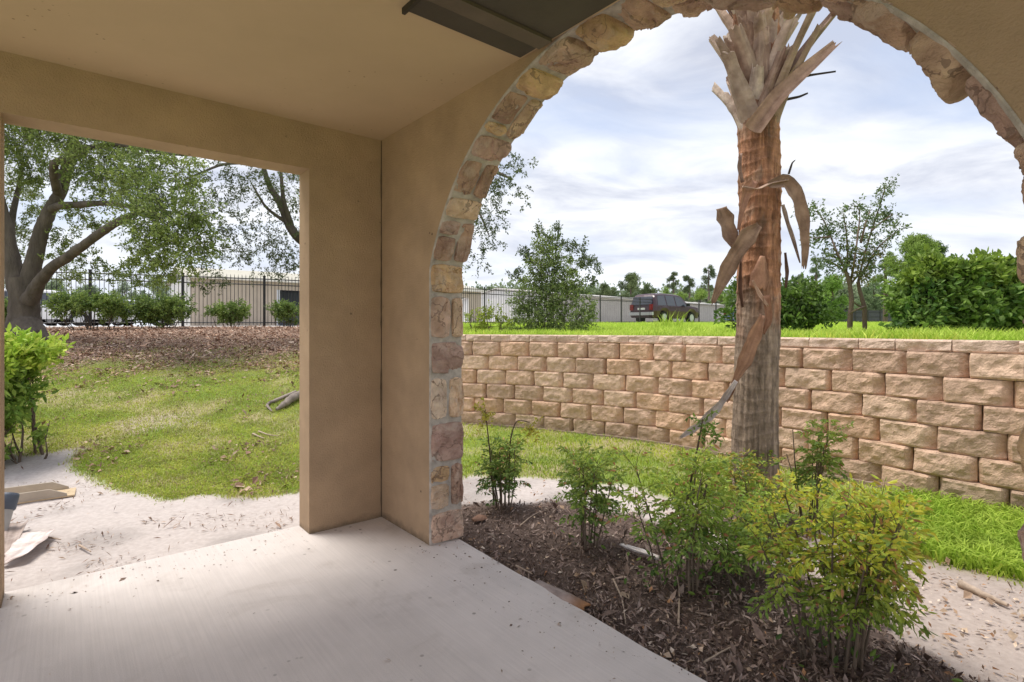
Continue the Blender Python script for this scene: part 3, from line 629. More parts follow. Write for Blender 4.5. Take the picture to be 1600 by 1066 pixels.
    def hang(lst, w, Y, face=(.2, -1, .2), col=br, cup=.25, tip=None, rag=.5, nm='dead_leaf_strip', lab=None):
        mm = MB(); ys = np.linspace(Y, Y if np.isscalar(Y) else Y, len(lst)); strap(mm, [at(u, v, y) for (u, v), y in zip(lst, ys)], w, face, cup, .004, col, rag=rag, tipcol=tip); o = mm.build(nm, M['boot'], root, True)
        if lab: o['label'] = lab
    hang([(1200, 290), (1226, 284), (1243, 310), (1252, 350), (1256, 385), (1255, 416)], [.05, .12, .125, .11, .075, .035], 3.90)
    hang([(1222, 320), (1228, 345), (1240, 380), (1250, 410)], [.03, .035, .03, .01], 3.93, col=(.5, .42, .36))
    hang([(1186, 352), (1168, 368), (1146, 398), (1128, 435), (1113, 473)], [.05, .12, .125, .095, .035], 3.86)
    hang([(1124, 326), (1130, 345), (1138, 372), (1152, 398)], [.09, .13, .115, .06], 3.92, rag=.8)
    hang([(1178, 282), (1165, 300), (1158, 330), (1153, 362)], [.07, .08, .04, .02], 3.92, col=(.42, .24, .17))
    hang([(1160, 292), (1185, 296), (1205, 286), (1232, 281)], [.02, .03, .025, .02], 3.89, (0, -.3, 1), col=(.52, .38, .30))
    hang([(1190, 492), (1176, 525), (1163, 560), (1146, 596), (1136, 628)], [.05, .11, .10, .06, .02], 3.84, col=(.40, .24, .16), rag=.9)
    hang([(1150, 595), (1134, 618), (1115, 642), (1090, 665), (1062, 684)], [.03, .05, .07, .055, .02], 3.80, (.5, -1, .4), col=(.60, .55, .55), rag=.8, lab='pale grey papery strip trailing from the trunk')
    hang([(1192, 400), (1190, 428), (1186, 452)], [.03, .13, .16], 3.885, col=(.42, .24, .16), cup=-.1)
    hang([(1176, 438), (1186, 460), (1199, 478)], [.02, .035, .02], 3.86, col=(.50, .34, .25))
    hang([(1196, 462), (1200, 500), (1192, 520)], [.05, .06, .03], 3.87, col=(.36, .20, .13))
    hang([(1232, 272), (1237, 255), (1243, 250)], [.02, .015, .006], 3.95, col=(.10, .08, .07)); hang([(1226, 395), (1229, 425), (1227, 450)], [.02, .03, .015], 3.99, col=(.16, .10, .08))
    hang([(1157, 405), (1155, 450), (1160, 480)], [.02, .03, .015], 3.99, col=(.20, .12, .09)); hang([(1160, 285), (1154, 262), (1157, 240)], [.03, .035, .02], 4.0, col=(.36, .25, .2))
palm()

# ------------------------------------------------------------------ trees
OAKA, OAKB = (.12, .18, .045), (.36, .43, .13)
BK = (.17, .14, .12)
def oak_left():
    Y = 12.0; base = at(40, 529, Y); root = empty('oak_tree', (base[0], base[1], float(height(base[0], base[1])) - .05), 'oak with a thick forked grey trunk rising out of the leaf litter bank', 'oak tree')
    m = MB(); a = lambda u, v, y=Y: at(u, v, y)
    limb(m, [a(38, 538), a(37, 520), a(38, 495), a(38, 460), a(36, 435)], [.50, .36, .285, .265, .25], n=20, wig=.0)
    for (u1, v1, dy) in ((2, 536, -.3), (78, 534, -.4), (50, 540, -.8), (20, 540, -.7)): limb(m, [a(38, 505), a((38 + u1) / 2, 520, Y + dy * .5), a(u1, v1, Y + dy)], [.3, .17, .05], n=10)
    limb(m, [a(30, 452), a(22, 425), a(14, 390), a(8, 350), a(-6, 300), a(-20, 240), a(-30, 160)], [.20, .18, .155, .13, .11, .09, .06], n=14)
    limb(m, [a(44, 455), a(50, 420), a(57, 390), a(66, 355), a(80, 325), a(96, 300), a(104, 265), a(113, 235), a(118, 190), a(130, 120)], [.20, .17, .15, .14, .125, .11, .115, .10, .08, .04], n=14)
    limb(m, [a(46, 470, 11.8), a(62, 440, 11.6), a(80, 418, 11.4), a(108, 400, 11.1), a(135, 380, 10.8), a(165, 358, 10.5), a(190, 344, 10.2), a(230, 325, 9.8)], [.17, .12, .105, .095, .085, .08, .07, .035], n=12)
    limb(m, [a(78, 328), a(90, 322, 11.7), a(125, 320, 11.3), a(160, 317, 11), a(200, 322, 10.6), a(260, 330, 10.2)], [.09, .08, .07, .055, .045, .025], n=10)
    limb(m, [a(92, 305), a(85, 280, 11.6), a(84, 255, 11.3), a(100, 248, 11.2)], [.10, .085, .08, .05], n=10)
    limb(m, [a(14, 390), a(18, 340, 12.5), a(30, 290, 13), a(36, 250, 13.2)], [.1, .07, .05, .03], n=8)
    limb(m, [a(113, 235), a(180, 225, 11), a(260, 240, 10.4), a(330, 245, 10)], [.07, .05, .035, .02], n=8); limb(m, [a(8, 350), a(-60, 290), a(-140, 230)], [.12, .1, .05])
    m.build('trunk', M['bark'], root, True)
    cl = []
    for (u, v, r, y) in [(20,205,45,11.5),(70,210,50,11.5),(40,240,40,12.5),(110,215,50,11.5),(150,235,48,11),(190,225,45,11),(230,250,50,10.4),(130,270,38,11.5),(170,285,45,11),(210,290,50,10.4),(60,270,35,12.5),(25,290,30,13),
                         (250,300,48,10),(280,270,45,10),(230,345,50,9.8),(270,345,55,9.6),(300,330,45,9.6),(250,385,45,9.7),(285,395,45,9.6),(220,400,35,10),(315,375,35,9.6),(255,425,28,9.8),(210,430,24,10.4),
                         (120,330,26,11.5),(140,405,22,11.5),(100,370,25,12.3),(30,360,28,12.8),(110,430,22,12.2),(15,400,18,13),(170,430,20,11.6),(85,395,16,12),(60,320,28,12.8),(150,350,22,12)]:
        cl.append((at(u, v, y), r * y / F_PX * 1.05))
    for (u, v, r) in [(-90,180,90),(-120,280,90),(0,110,90),(110,100,90),(220,120,90),(-60,60,100),(60,20,100),(-180,160,100),(170,30,90)]: cl.append((at(u, v, 12), r * 12 / F_PX))
    m = MB(); foliage(m, cl, 165, .062, .030, OAKA, OAKB, .005, 6, 5, .45, .06, BK)
    m.build('crown', [M['leaf'], M['bark']], root)
def oak_right():
    Y = 13.0; b = at(590, 528, Y); root = empty('oak_tree', (b[0], b[1], float(height(b[0], b[1])) - .05), 'sparse leaning oak whose limbs and drooping sprays show on both sides of the corner pilaster', 'oak tree')
    m = MB(); a = lambda u, v, y=Y: at(u, v, y)
    limb(m, [a(592, 540), a(585, 470), a(570, 420), a(545, 385)], [.3, .24, .22, .2], n=14)
    limb(m, [a(545, 385), a(500, 395, 12.5), a(465, 372, 12), a(450, 350, 12), a(440, 320, 12), a(420, 290, 12), a(410, 255, 12)], [.15, .12, .10, .09, .08, .06, .04], n=10)
    limb(m, [a(455, 352, 12), a(443, 315, 11.8), a(440, 285, 11.8), a(438, 250, 11.8)], [.07, .05, .04, .03], n=8); limb(m, [a(450, 350, 12), a(415, 325, 11.8), a(395, 290, 11.8)], [.05, .03, .02], n=7)
    limb(m, [a(410, 255, 12), a(350, 255, 11.5), a(290, 280, 11)], [.04, .03, .015], n=7)
    limb(m, [a(545, 385), a(570, 330), a(620, 280), a(690, 250, 12), a(760, 262, 11), a(800, 280, 10.6)], [.18, .14, .11, .08, .05, .02], n=10)
    limb(m, [a(620, 280), a(600, 200), a(590, 110)], [.12, .1, .05]); limb(m, [a(690, 250, 12), a(740, 310, 11), a(765, 370, 10.5)], [.06, .03, .012], n=7)
    m.build('trunk', M['bark'], root, True)
    cl = []; sp = []
    for (u, v, r, y) in [(345,290,30,11),(370,260,30,11),(400,300,28,11.5),(430,270,30,11.5),(455,300,30,12),(345,340,30,11),(375,350,28,11.5),(410,370,28,11.5),(445,380,28,12),(460,340,25,12),(370,395,22,11.5),(410,405,24,12),(440,415,22,12),(330,400,24,10.5),(345,440,15,11),(310,440,16,10.5),(400,240,20,12),(460,410,18,12)]: sp.append((at(u, v, y), r * y / F_PX * 1.1))
    for (u, v, r, y) in [(750,280,34,10.6),(775,275,24,10.2),(800,262,20,10.2),(822,256,14,10),(760,310,26,10.4),(795,300,22,10.2),(812,315,14,10),(745,350,28,10.4),(770,345,22,10.2),(735,390,26,10.6),(752,408,16,10.6),(775,385,12,10.6),(730,330,30,10.6),(815,285,13,10)]: sp.append((at(u, v, y), r * y / F_PX * 1.05))
    for (u, v, r) in [(600,150,90),(520,190,80),(680,190,80),(590,260,80),(520,290,70),(660,300,70),(640,80,100),(540,90,100),(760,130,70),(600,400,60),(680,400,50)]: cl.append((at(u, v, 13), r * 13 / F_PX))
    m = MB(); foliage(m, cl, 110, .07, .034, OAKA, OAKB, .006, 6, 4, .45, .06, BK)
    foliage(m, sp, 190, .058, .027, (.065, .095, .035), (.15, .18, .07), .004, 6, 3, .4, .12, BK, out=.8)  # sprays get darker leaf colours, their backlit silhouette put into the colour
    m.build('crown', [M['leaf'], M['bark']], root)
oak_left(); oak_right()

def shrub(name, label, cat, cl, base, dens, ln, wd, ca, cb, stems, group=None, per=3, twr=.004, tops=None, jit=.4, out=.35, fine=False, bark=(.12, .09, .07), matl='leaf', K=6):
    z = float(height(base[0], base[1])); root = empty(name, (base[0], base[1], z - .03), label, cat, group)
    m = MB(); foliage(m, cl, dens, ln, wd, ca, cb, twr, K, per, jit, .0, bark, fine=fine, out=out)
    if tops: foliage(m, tops[0], dens * 1.1, ln, wd, tops[1], tops[2], twr, K, per, jit, -.15, bark, fine=fine, out=out)
    m.build('foliage', [M[matl], M['bark']], root)
    m = MB(); cs = [c for c, r in cl]
    for i in range(stems):
        t = np.array(cs[rng.integers(len(cs))]) + rng.normal(size=3) * .06; s = np.array([base[0], base[1], 0]) + np.array([rng.normal() * .1, rng.normal() * .06, 0])
        if len(cs) > 3: s[0] = s[0] * .35 + t[0] * .65; s[1] = s[1] * .35 + t[1] * .65
        s[2] = float(height(s[0], s[1])) - .03; md = (s + t) / 2 + rng.normal(size=3) * .06; limb(m, [s, md, t], [.012 * (1 + twr * 40), .008, .004], (.17, .13, .10), 6, 5, .1)
        for _ in range(2): f = md + (t - md) * rng.random(); limb(m, [f, f + rng.normal(size=3) * .09 + np.array([0, 0, .12])], [.006, .003], (.17, .13, .10), 4, 3)
    m.build('stem', M['bark'], root, True); return root
def box_clusters(u0, u1, v0, v1, Y, dep, r, n):
    """cluster centres filling a box of foliage whose front stands at depth Y"""
    out = []; 
    for _ in range(n):
        y = Y + rng.random() * dep; u = rng.uniform(u0, u1); v = rng.uniform(v0, v1); p = at(u, v, Y); p[1] = y; out.append((p, r * rng.uniform(.8, 1.2)))
    return out
# front-left clipped hedge
lowcl = box_clusters(-200, 30, 665, 725, 5.2, .4, .11, 16)
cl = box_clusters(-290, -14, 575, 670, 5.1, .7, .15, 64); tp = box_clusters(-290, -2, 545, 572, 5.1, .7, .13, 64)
shrub('hedge', 'bright lime green clipped hedge with bare lower stems at the left edge of the lawn', 'hedge', cl + lowcl, (-4.75, 5.5), 620, .080, .036, (.16, .28, .05), (.34, .46, .09), 46, tops=(tp, (.34, .52, .06), (.60, .68, .14)), per=2, fine=True, twr=.003)  # tops carry brighter leaf colours, light on the upper hedge painted in
shrub_g = 'clipped shrubs in a row along the black fence'
for (lab, u0, u1, v0, v1, Y, bu) in [('leafy shrub just left of the thick oak trunk, in front of the black fence', -60, 20, 458, 515, 15.2, -10),
        ('widest fence shrub, right of the thick oak trunk, with a bare gap in its middle', 62, 190, 460, 500, 15.0, 140), ('rounded dense shrub below the drooping oak branch, second from the thick trunk', 196, 288, 464, 503, 15.6, 232),
        ('small low shrub in front of the cream metal wall', 318, 388, 471, 500, 17.2, 352), ('small low shrub in front of the dark open bay, beside the pilaster', 414, 470, 472, 500, 18.0, 440)]:
    r = .30 if u1 - u0 > 80 else .24
    cl = box_clusters(u0 + 8, u1 - 8, v0 + 8, v0 + (v1 - v0) * .72, Y, .5, r, int((u1 - u0) * .42)) + box_clusters(u0 + (u1 - u0) * .25, u1 - (u1 - u0) * .25, v0 + 25, v1, Y, .4, r * .7, int((u1 - u0) * .1))
    if u1 - u0 > 100: cl = [c for c in cl if not (120 < c[0][0] / c[0][1] * F_PX + 800 < 160 and c[0][2] < at(0, 480, Y)[2])]
    b = at(bu, 510, Y); shrub('fence_shrub', lab, 'shrub', cl, (b[0], b[1] + .2), 115, .075, .042, (.09, .16, .04), (.30, .40, .10), 12, shrub_g, per=3)
# big loose bush behind the wall, seen through the arch
cl = [(at(u, v, y), r * y / F_PX) for (u, v, r, y) in [(850,505,30,10.5),(820,510,30,10.5),(885,508,30,10.5),(912,500,24,10.6),(850,470,34,10.6),(885,470,30,10.6),(815,475,26,10.6),(855,435,34,10.8),(885,438,26,10.8),(830,440,22,10.8),(860,405,28,10.9),(848,380,22,11),(895,415,20,10.9),(868,375,16,11),(905,450,20,10.7),(920,480,16,10.6),(838,412,20,10.8)]]
sp = [(at(u, v, y), r * y / F_PX) for (u, v, r, y) in [(915,410,16,10.8),(928,412,10,10.8),(845,362,12,11),(870,360,10,11),(820,400,14,10.9),(905,385,14,10.9),(880,385,14,10.9),(935,425,8,10.8),(925,440,12,10.7),(805,430,14,10.8)]]
shrub('bush', 'tall loose grey green bush behind the retaining wall, in front of the far shed', 'bush', cl, (.65, 10.8), 400, .058, .030, (.12, .17, .06), (.38, .45, .16), 20, per=3, tops=(sp, (.09, .12, .06), (.18, .22, .11)))
cl = [(at(u, v, 9.6), r * 9.6 / F_PX) for (u, v, r) in [(752,500,20),(770,490,18),(740,515,16),(785,505,16),(762,515,18),(735,495,10),(795,515,12)]]
shrub('bush', 'small yellow green bush behind the wall coping, beside the stone jamb', 'bush', cl, (-.4, 9.6), 330, .05, .026, (.18, .24, .04), (.42, .46, .08), 8, per=3)
# rounded bush behind the palm trunk
cl = [(at(u, v, y), r * y / F_PX) for (u, v, r, y) in [(1150,470,18,9.2),(1140,495,16,9.2),(1165,500,24,9.2),(1190,470,36,9.3),(1215,490,40,9),(1255,470,34,8.8),(1275,485,26,8.8),(1250,505,32,8.8),(1225,460,28,9),(1262,452,18,9),(1285,500,18,8.8),(1190,510,30,9),(1148,440,8,9.2),(1160,450,12,9.2)]]
shrub('bush', 'dark green rounded bush behind the wall, half hidden by the palm trunk', 'bush', cl, (4.75, 9.3), 260, .095, .045, (.055, .11, .03), (.19, .29, .06), 16, per=3)
# large hedge at the right
cl = box_clusters(1436, 1760, 440, 515, 6.7, .5, .22, 90); tp = box_clusters(1440, 1760, 412, 440, 6.8, .5, .16, 50)
shrub('hedge', 'large dark green broad leaved hedge filling the right end above the wall', 'hedge', cl, (6.2, 7.0), 420, .095, .054, (.07, .15, .03), (.26, .38, .08), 30, per=3, fine=True, tops=(tp, (.12, .20, .035), (.32, .42, .07)))

def crape():
    Y = 8.0; b = at(1338, 527, Y); z0 = float(height(b[0], b[1])); root = empty('crape_myrtle', (b[0], b[1], z0), 'young small leaved tree with two slim trunks standing behind the wall', 'tree')
    m = MB(); a = lambda u, v, y=Y: at(u, v, y)
    bk = (.24, .17, .13)
    limb(m, [a(1328, 540), a(1328, 500), a(1331, 470), a(1328, 445), a(1322, 425)], [.038, .036, .034, .03, .026], bk, 10); limb(m, [a(1352, 540), a(1351, 500), a(1351, 480), a(1343, 455), a(1341, 440)], [.034, .032, .032, .026, .024], bk, 10)
    br = [[(1322,425),(1310,400),(1298,370),(1288,345),(1275,328),(1258,330)], [(1322,425),(1325,395),(1322,360),(1318,335)], [(1328,445),(1335,410),(1340,370),(1345,330),(1335,320)], [(1341,440),(1350,400),(1362,360),(1372,330),(1380,305),(1383,292)], [(1341,440),(1358,410),(1372,385),(1392,370),(1403,358)],
          [(1345,380),(1352,350),(1360,328)], [(1298,370),(1280,372),(1265,372)], [(1362,360),(1380,345),(1395,335)], [(1322,425),(1300,410),(1282,402)], [(1350,480),(1335,485),(1325,492)], [(1328,445),(1345,425),(1368,412)], [(1351,480),(1340,478),(1332,470)]]
    tips = []
    for q in br:
        n = len(q); limb(m, [a(u, v, Y + .25 * math.sin(i * 2 + u)) for i, (u, v) in enumerate(q)], np.linspace(.018, .005, n), bk, 6, 4); 
        for i in range(1, n): tips.append((q[i], 10 + 4 * rng.random()))
        for i in range(n - 1):
            mid = ((q[i][0] + q[i + 1][0]) / 2, (q[i][1] + q[i + 1][1]) / 2)
            if mid[1] < 420: tips.append((mid, 9))
    m.build('trunk', M['bark'], root, True)
    m = MB(); cl = [(a(u, v, Y + rng.uniform(-.3, .3)), r * Y / F_PX * 1.15) for (u, v), r in tips if v < 430]
    foliage(m, cl, 560, .045, .024, (.08, .13, .05), (.20, .26, .09), .0025, 5, 2, .4, .0, bk, out=.5)
    cl = [(a(u, v, Y), r * Y / F_PX) for u, v, r in [(1330,415,22),(1350,420,22),(1310,405,16),(1370,400,16),(1340,435,14),(1325,385,16),(1355,395,14),(1300,395,12)]]
    foliage(m, cl, 420, .045, .024, (.14, .15, .05), (.30, .26, .10), .0025, 5, 2, .4, .0, bk, out=.5); m.build('crown', [M['leaf'], M['bark']], root)
crape()

# ------------------------------------------------------------------ nandina shrubs in the bed
def nandina(label, x, y, canes, h, spread, ca, cb, top, frl=.2, leafl=.034, lowfill=0, bare=0, z0=None):
    z = float(height(x, y)) if z0 is None else z0; root = empty('heavenly_bamboo', (x, y, z - .01), label, 'shrub', 'leafy shrubs planted in the mulch bed')
    st = MB(); lf = MB(); P = []; D = []; Cc = []
    for i in range(canes):
        a = rng.random() * 6.28; r0 = rng.random() ** .5 * spread * .28; b = np.array([x + math.cos(a) * r0, y + math.sin(a) * r0, z - .02]); hh = h * rng.uniform(.62, 1.0)
        ln = np.array([math.cos(a), math.sin(a), 0]) * spread * rng.uniform(.1, .42); tip = b + ln + np.array([0, 0, hh]); md = (b + tip) / 2 + rng.normal(size=3) * .015 + ln * -.12
        limb(st, [b, md, tip], [.0058, .0048, .003], (.21, .16, .12), 6, 5, .02)
        if i < bare: continue
        nf = rng.integers(8, 12)
        for k in range(nf):
            f = 1 - (k / nf) ** 1.3 * rng.uniform(.35, .70); base = b + (tip - b) * f if f > .5 else b + (md - b) * f * 2
            if f > .5: base = md + (tip - md) * (f - .5) * 2
            aa = k * 2.4 + rng.random() * 1.5; out = np.array([math.cos(aa), math.sin(aa), rng.uniform(.25, .9) + (1.3 if k < 3 else 0)]); L = frl * rng.uniform(.7, 1.2); pos = twigs(base[None], out[None], L, 6, .12, .16)[0]
            st.tube(pos, [.0028, .0025, .002, .0018, .0014, .0012, .001], 3, (.20, .20, .06), cap=False)
            t = unit(np.gradient(pos, axis=0)); side = unit(np.cross(t, [0, 0, 1.]))
            up = smooth(.38, .80, np.array([(base[2] - z) / h]))[0]
            for j in range(2, 7):
                for sg in (-1, 1):
                    pl = L * .30 * (1 - abs(j - 4) * .15); pd = unit(t[j] * .6 + side[j] * sg + np.array([0, 0, -.05])); 
                    for q in (.35, .65, 1.0):
                        P.append(pos[j] + pd * pl * q); D.append(pd + rng.normal(size=3) * .35 + np.array([0, 0, -.35]) + side[j] * .5 * rng.choice([-1, 1])); Cc.append(up)
            P.append(pos[-1]); D.append(t[-1]); Cc.append(up)
    P = np.array(P); D = np.array(D); Cc = np.array(Cc); col = lerpcol(ca, cb, np.clip(rng.random(len(P)) * .8 + .2 * Cc, 0, 1))
    tk = Cc * (rng.random(len(P)) < .75); tc = np.array(top)[rng.integers(0, len(top), len(P))]; col = col * (1 - tk[:, None]) + tc * tk[:, None]
    dm = (rng.random(len(P)) < .035)[:, None]; col = np.where(dm, np.array([.42, .20, .10]), col)
    add_leaves(lf, P, D, leafl * rng.uniform(.5, 1.3, len(P)), leafl * .36 * rng.uniform(.8, 1.2, len(P)), col * rng.uniform(.8, 1.2, (len(P), 1)), fold=.12, fine=True)
    if lowfill:
        n = lowfill; q = rng.normal(size=(n, 3)) * np.array([spread * .3, spread * .3, .05]) + np.array([x, y, z + .09]); add_leaves(lf, q, rdir(n) + [0, 0, .4], .04, .018, lerpcol((.06, .12, .03), (.18, .28, .05), rng.random(n)), fine=True)
    lf.build('foliage', M['leaf'], root); st.build('cane', M['bark'], root, True)
G1, G2, G3 = (.11, .20, .05), (.31, .43, .10), (.36, .50, .10); YL = [(.42, .46, .04), (.50, .50, .05), (.34, .44, .05)]; OR = [(.66, .64, .07), (.70, .68, .08), (.64, .44, .11), (.62, .68, .09), (.52, .64, .08), (.60, .66, .08)]
nandina('narrow dark green shrub nearest the stone jamb, with two bare tipped shoots above it', -.07, 4.24, 10, .52, .24, (.06, .13, .035), (.20, .30, .07), [(.20, .30, .06), (.30, .38, .07)], .13, .032)
nandina('slim upright green shrub in the mulch, second from the stone jamb', .48, 3.50, 9, .68, .28, G1, G2, [(.24, .34, .06), (.34, .42, .07)], .14, .035, 30)
nandina('wide loose green shrub in the middle of the bed, left of the palm', .92, 2.98, 11, .70, .42, G1, G3, [(.32, .44, .06), (.42, .50, .08)], .17, .036, 90)
nandina('low spreading green shrub between the middle shrub and the palm foot', 1.26, 3.10, 9, .42, .45, G1, G3, [(.34, .48, .06), (.30, .42, .06)], .17, .036, 120)
nandina('dark green shrub wrapped round the foot of the palm trunk', 1.62, 3.66, 10, .50, .42, (.06, .13, .035), G2, [(.30, .38, .06), (.44, .38, .07)], .15, .035, 90)
nandina('open shrub with cut bare canes just right of the palm trunk', 2.20, 4.05, 10, .70, .32, G1, G2, [(.28, .38, .06), (.34, .42, .07)], .15, .034, 0, 4)
nandina('big yellow and orange tipped shrub at the front of the bed', 1.38, 2.32, 22, .70, .46, (.16, .26, .05), (.40, .52, .09), OR, .15, .034, 60)
# the tall bare-tipped shoots of the first and third shrubs
def shoots():
    for (lst, Y, lab) in (([(772, 790), (765, 700), (758, 640)], 4.2, 'thin shoot with a yellow tuft rising beside the stone jamb'), ([(795, 790), (796, 690), (806, 655), (828, 660)], 4.3, 'thin bent shoot with drooping yellow leaves before the wall'), ([(1070, 800), (1090, 700), (1098, 655)], 3.1, 'thin dark shoot with a green tuft left of the palm trunk')):
        p = [at(u, v, Y) for u, v in lst]; root = empty('shoot', (p[0][0], p[0][1], p[0][2]), lab, 'shoot', 'tall thin shoots above the shrubs'); m = MB(); limb(m, p, np.linspace(.008, .004, len(p)), (.14, .10, .07), 6, 5, .03); m.build('stem', M['bark'], root, True)
        m = MB(); q = p[-1]; n = 130; st = np.repeat(q[None], 9, 0) - np.array([0, 0, 1]) * rng.random((9, 1)) * .08; ps = twigs(st, rdir(9) + [0, 0, .1], .11, 5, .15, .15); PP = np.repeat(ps[:, 1:].reshape(-1, 3), 3, 0)
        y = Y > 4; ca, cb = ((.30, .32, .04), (.50, .42, .08)) if y else ((.07, .13, .03), (.22, .32, .05)); add_leaves(m, PP, rdir(len(PP)) + [0, 0, -.4], .032, .012, lerpcol(ca, cb, rng.random(len(PP))), fine=True); add_twigs(m, ps, .0015, (.2, .2, .06), 1); m.build('foliage', [M['leaf'], M['bark']], root)
shoots()

# ------------------------------------------------------------------ grass
def blades(name, label, X, Y, hgt, wid, ca, cb, lean=.6, per=1, dead=.0):
    n = len(X); Z = height(X, Y); a = rng.random(n) * 6.28; s = np.stack([np.cos(a), np.sin(a), 0 * a], -1); ln = rdir(n) * lean; ln[:, 2] = 0; h = hgt * rng.uniform(.5, 1.3, n) if np.isscalar(hgt) else hgt * rng.uniform(.6, 1.3, n)
    h = h[:, None]; P = np.stack([X, Y, Z - .008], -1); md = P + ln * h * .35 + np.array([0, 0, 1]) * h * .6; tp = P + ln * h * 1.0 + np.array([0, 0, 1]) * h * (1 - .3 * lean)
    w = (wid * rng.uniform(.6, 1.3, n))[:, None]; v = np.stack([P - s * w, P + s * w, md + s * w * .8, md - s * w * .8, tp], 1).reshape(-1, 3); b = np.arange(n)[:, None] * 5
    g = fbm(X * 1.7 + 5, Y * 1.7, 4) * .6 + fbm(X * 6, Y * 6, 3) * .4; t = np.clip(g * 2.2 - .6 + rng.normal(size=n) * .28, 0, 1); c = lerpcol(ca, cb, t)
    if dead: k = (rng.random(n) < dead)[:, None]; c = np.where(k, np.array([.42, .33, .19]) * rng.uniform(.7, 1.2, (n, 1)), c)
    m = MB(); C5 = np.repeat(c, 5, 0); m.add(v, b + np.array([0, 1, 2, 3]), C5); m.f.append(b + np.array([3, 2, 4])); m.mi.append(0)
    return m.build(name, M['grass'], None, False, label=label, cat='grass', kind='stuff')
def scatter(n, x0, x1, y0, y1, keep):
    X = rng.uniform(x0, x1, n); Y = rng.uniform(y0, y1, n); k = keep(X, Y); return X[k], Y[k]
def near_bias(n, m0, m1, y0, y1, p=1.0):
    y = y0 * (y1 / y0) ** rng.random(n); mm = rng.uniform(m0, m1, n); return mm * y, y
X, Y = near_bias(185000, -1.02, -.37, 4.4, 12, 1); g = fbm(X * 2.2, Y * 2.2, 5) * .6 + fbm(X * .9 + 30, Y * .9, 4) * .4
den = np.clip(1.0 - smooth(.46, .66, g) * .5, 0, 1) * (1 - .97 * smooth(8.4, 11.2, Y + (fbm(X * 1.3, Y * 1.3, 4) - .5) * 4)); k = ((classify(X, Y) == 0) | (classify(X, Y) == 3)) & (rng.random(len(X)) < den)
X = X + rng.normal(size=len(X)) * .05; Y = Y + rng.normal(size=len(Y)) * .05
blades('grass', 'thin patchy yellow green lawn grass sloping up to the leaf bank', X[k], Y[k], .042, .0035, (.28, .39, .05), (.60, .63, .14), .9, dead=.2)
X, Y = near_bias(110000, -.13, .98, 2.6, 8.6); k = (classify(X, Y) == 0) & (Y < wallY(X) - .02) & (rng.random(len(X)) < .45 + .55 * smooth(.35, .55, fbm(X * 2, Y * 2, 4)))
X = X + rng.normal(size=len(X)) * .05; Y = Y + rng.normal(size=len(Y)) * .04
blades('grass', 'bright green grass strip at the foot of the retaining wall', X[k], Y[k], .055, .0045, (.26, .38, .05), (.56, .63, .11), .8, dead=.07)
X, Y = near_bias(9000, .70, 1.0, 2.9, 4.6); k = (classify(X, Y) == 0) & (Y < wallY(X) - .05)
blades('grass', 'lush long bladed grass clump at the right foot of the wall', X[k], Y[k], .13, .006, (.26, .42, .04), (.50, .64, .10), .9)
X, Y = near_bias(130000, -.2, 1.25, 4.6, 42); k = (Y > wallY(X) + .30) & (X < 30)
hh = .10 + .14 * fbm(X * .7, Y * .7, 3); gx, gy = 3.35, 11.2; hh = hh + .38 * np.exp(-((X - gx) ** 2 + (Y - gy) ** 2) / .18)
blades('tall_grass', 'tall bright lime grass on the high ground behind the retaining wall', X[k], Y[k], hh[k], .007 * 1.0, (.34, .50, .05), (.60, .70, .14), .45)

# ------------------------------------------------------------------ litter
def flakes(name, label, X, Y, size, asp, cols, lift=.004, tilt=.5, zf=None, cat='litter', kind='stuff'):
    n = len(X); Z = (height(X, Y) if zf is None else zf) + lift; d = rdir(n); d[:, 2] *= tilt; m = MB(); P = np.stack([X, Y, Z], -1); cc = np.array(cols)[rng.integers(0, len(cols), n)] * rng.uniform(.6, 1.3, (n, 1))
    D = unit(d); L = (size * np.exp(rng.normal(size=n) * .45))[:, None]; s = unit(np.cross(D, np.array([0, 0, 1.]) + rdir(n) * tilt)); Wd = L * (asp * rng.uniform(.6, 1.6, n))[:, None]; nn = np.cross(s, D)
    P[:, 2] += np.abs(D[:, 2]) * L[:, 0] * .5
    v = np.stack([P - D * L / 2 + s * Wd * .2, P + s * Wd / 2, P + D * L / 2, P - s * Wd / 2 + nn * Wd * .35], 1).reshape(-1, 3); m.add(v, np.arange(n)[:, None] * 4 + np.arange(4)[None], np.repeat(cc, 4, 0)); return m.build(name, M['dry'], None, False, label=label, cat=cat, kind=kind)
X, Y = near_bias(90000, -.35, .98, 1.0, 5.2); a, b = toab(X, Y); k = (classify(X, Y) == 1) & (a > .1)
flakes('mulch', 'dark shredded bark mulch covering the planting bed', X[k], Y[k], .026, .22, [(.24, .175, .15), (.16, .115, .095), (.30, .22, .18), (.40, .31, .27), (.11, .075, .06)], .004, .6)
X, Y = near_bias(8500, -.3, .98, 1.1, 5.3); a, b = toab(X, Y); c = classify(X, Y); k = ((c == 1) | (c == 2)) & (a > .16) & (rng.random(len(X)) < .25 + .5 * (c == 2) * (X > 1.2) + .6 * smooth(.5, .65, fbm(X * 3 + 9, Y * 3, 3)))
flakes('dead_leaves', 'pale dead leaves and chips scattered on the dark bed', X[k], Y[k], .020, .45, [(.42, .29, .20), (.52, .40, .30), (.55, .46, .38), (.40, .22, .12), (.34, .25, .18)], .012, .5)
X, Y = near_bias(70000, -1.02, -.36, 7.5, 17); pb = smooth(8.0, 10.2, Y + (fbm(X * 1.6, Y * 1.6, 4) - .5) * 3); k = ((classify(X, Y) == 3) | (classify(X, Y) == 0)) & (rng.random(len(X)) < pb)
flakes('leaf_litter', 'reddish brown oak leaf litter covering the bank below the fence', X[k], Y[k], .036, .42, [(.48, .31, .22), (.34, .21, .15), (.52, .35, .26), (.25, .16, .12), (.56, .43, .34)], .004, .3)
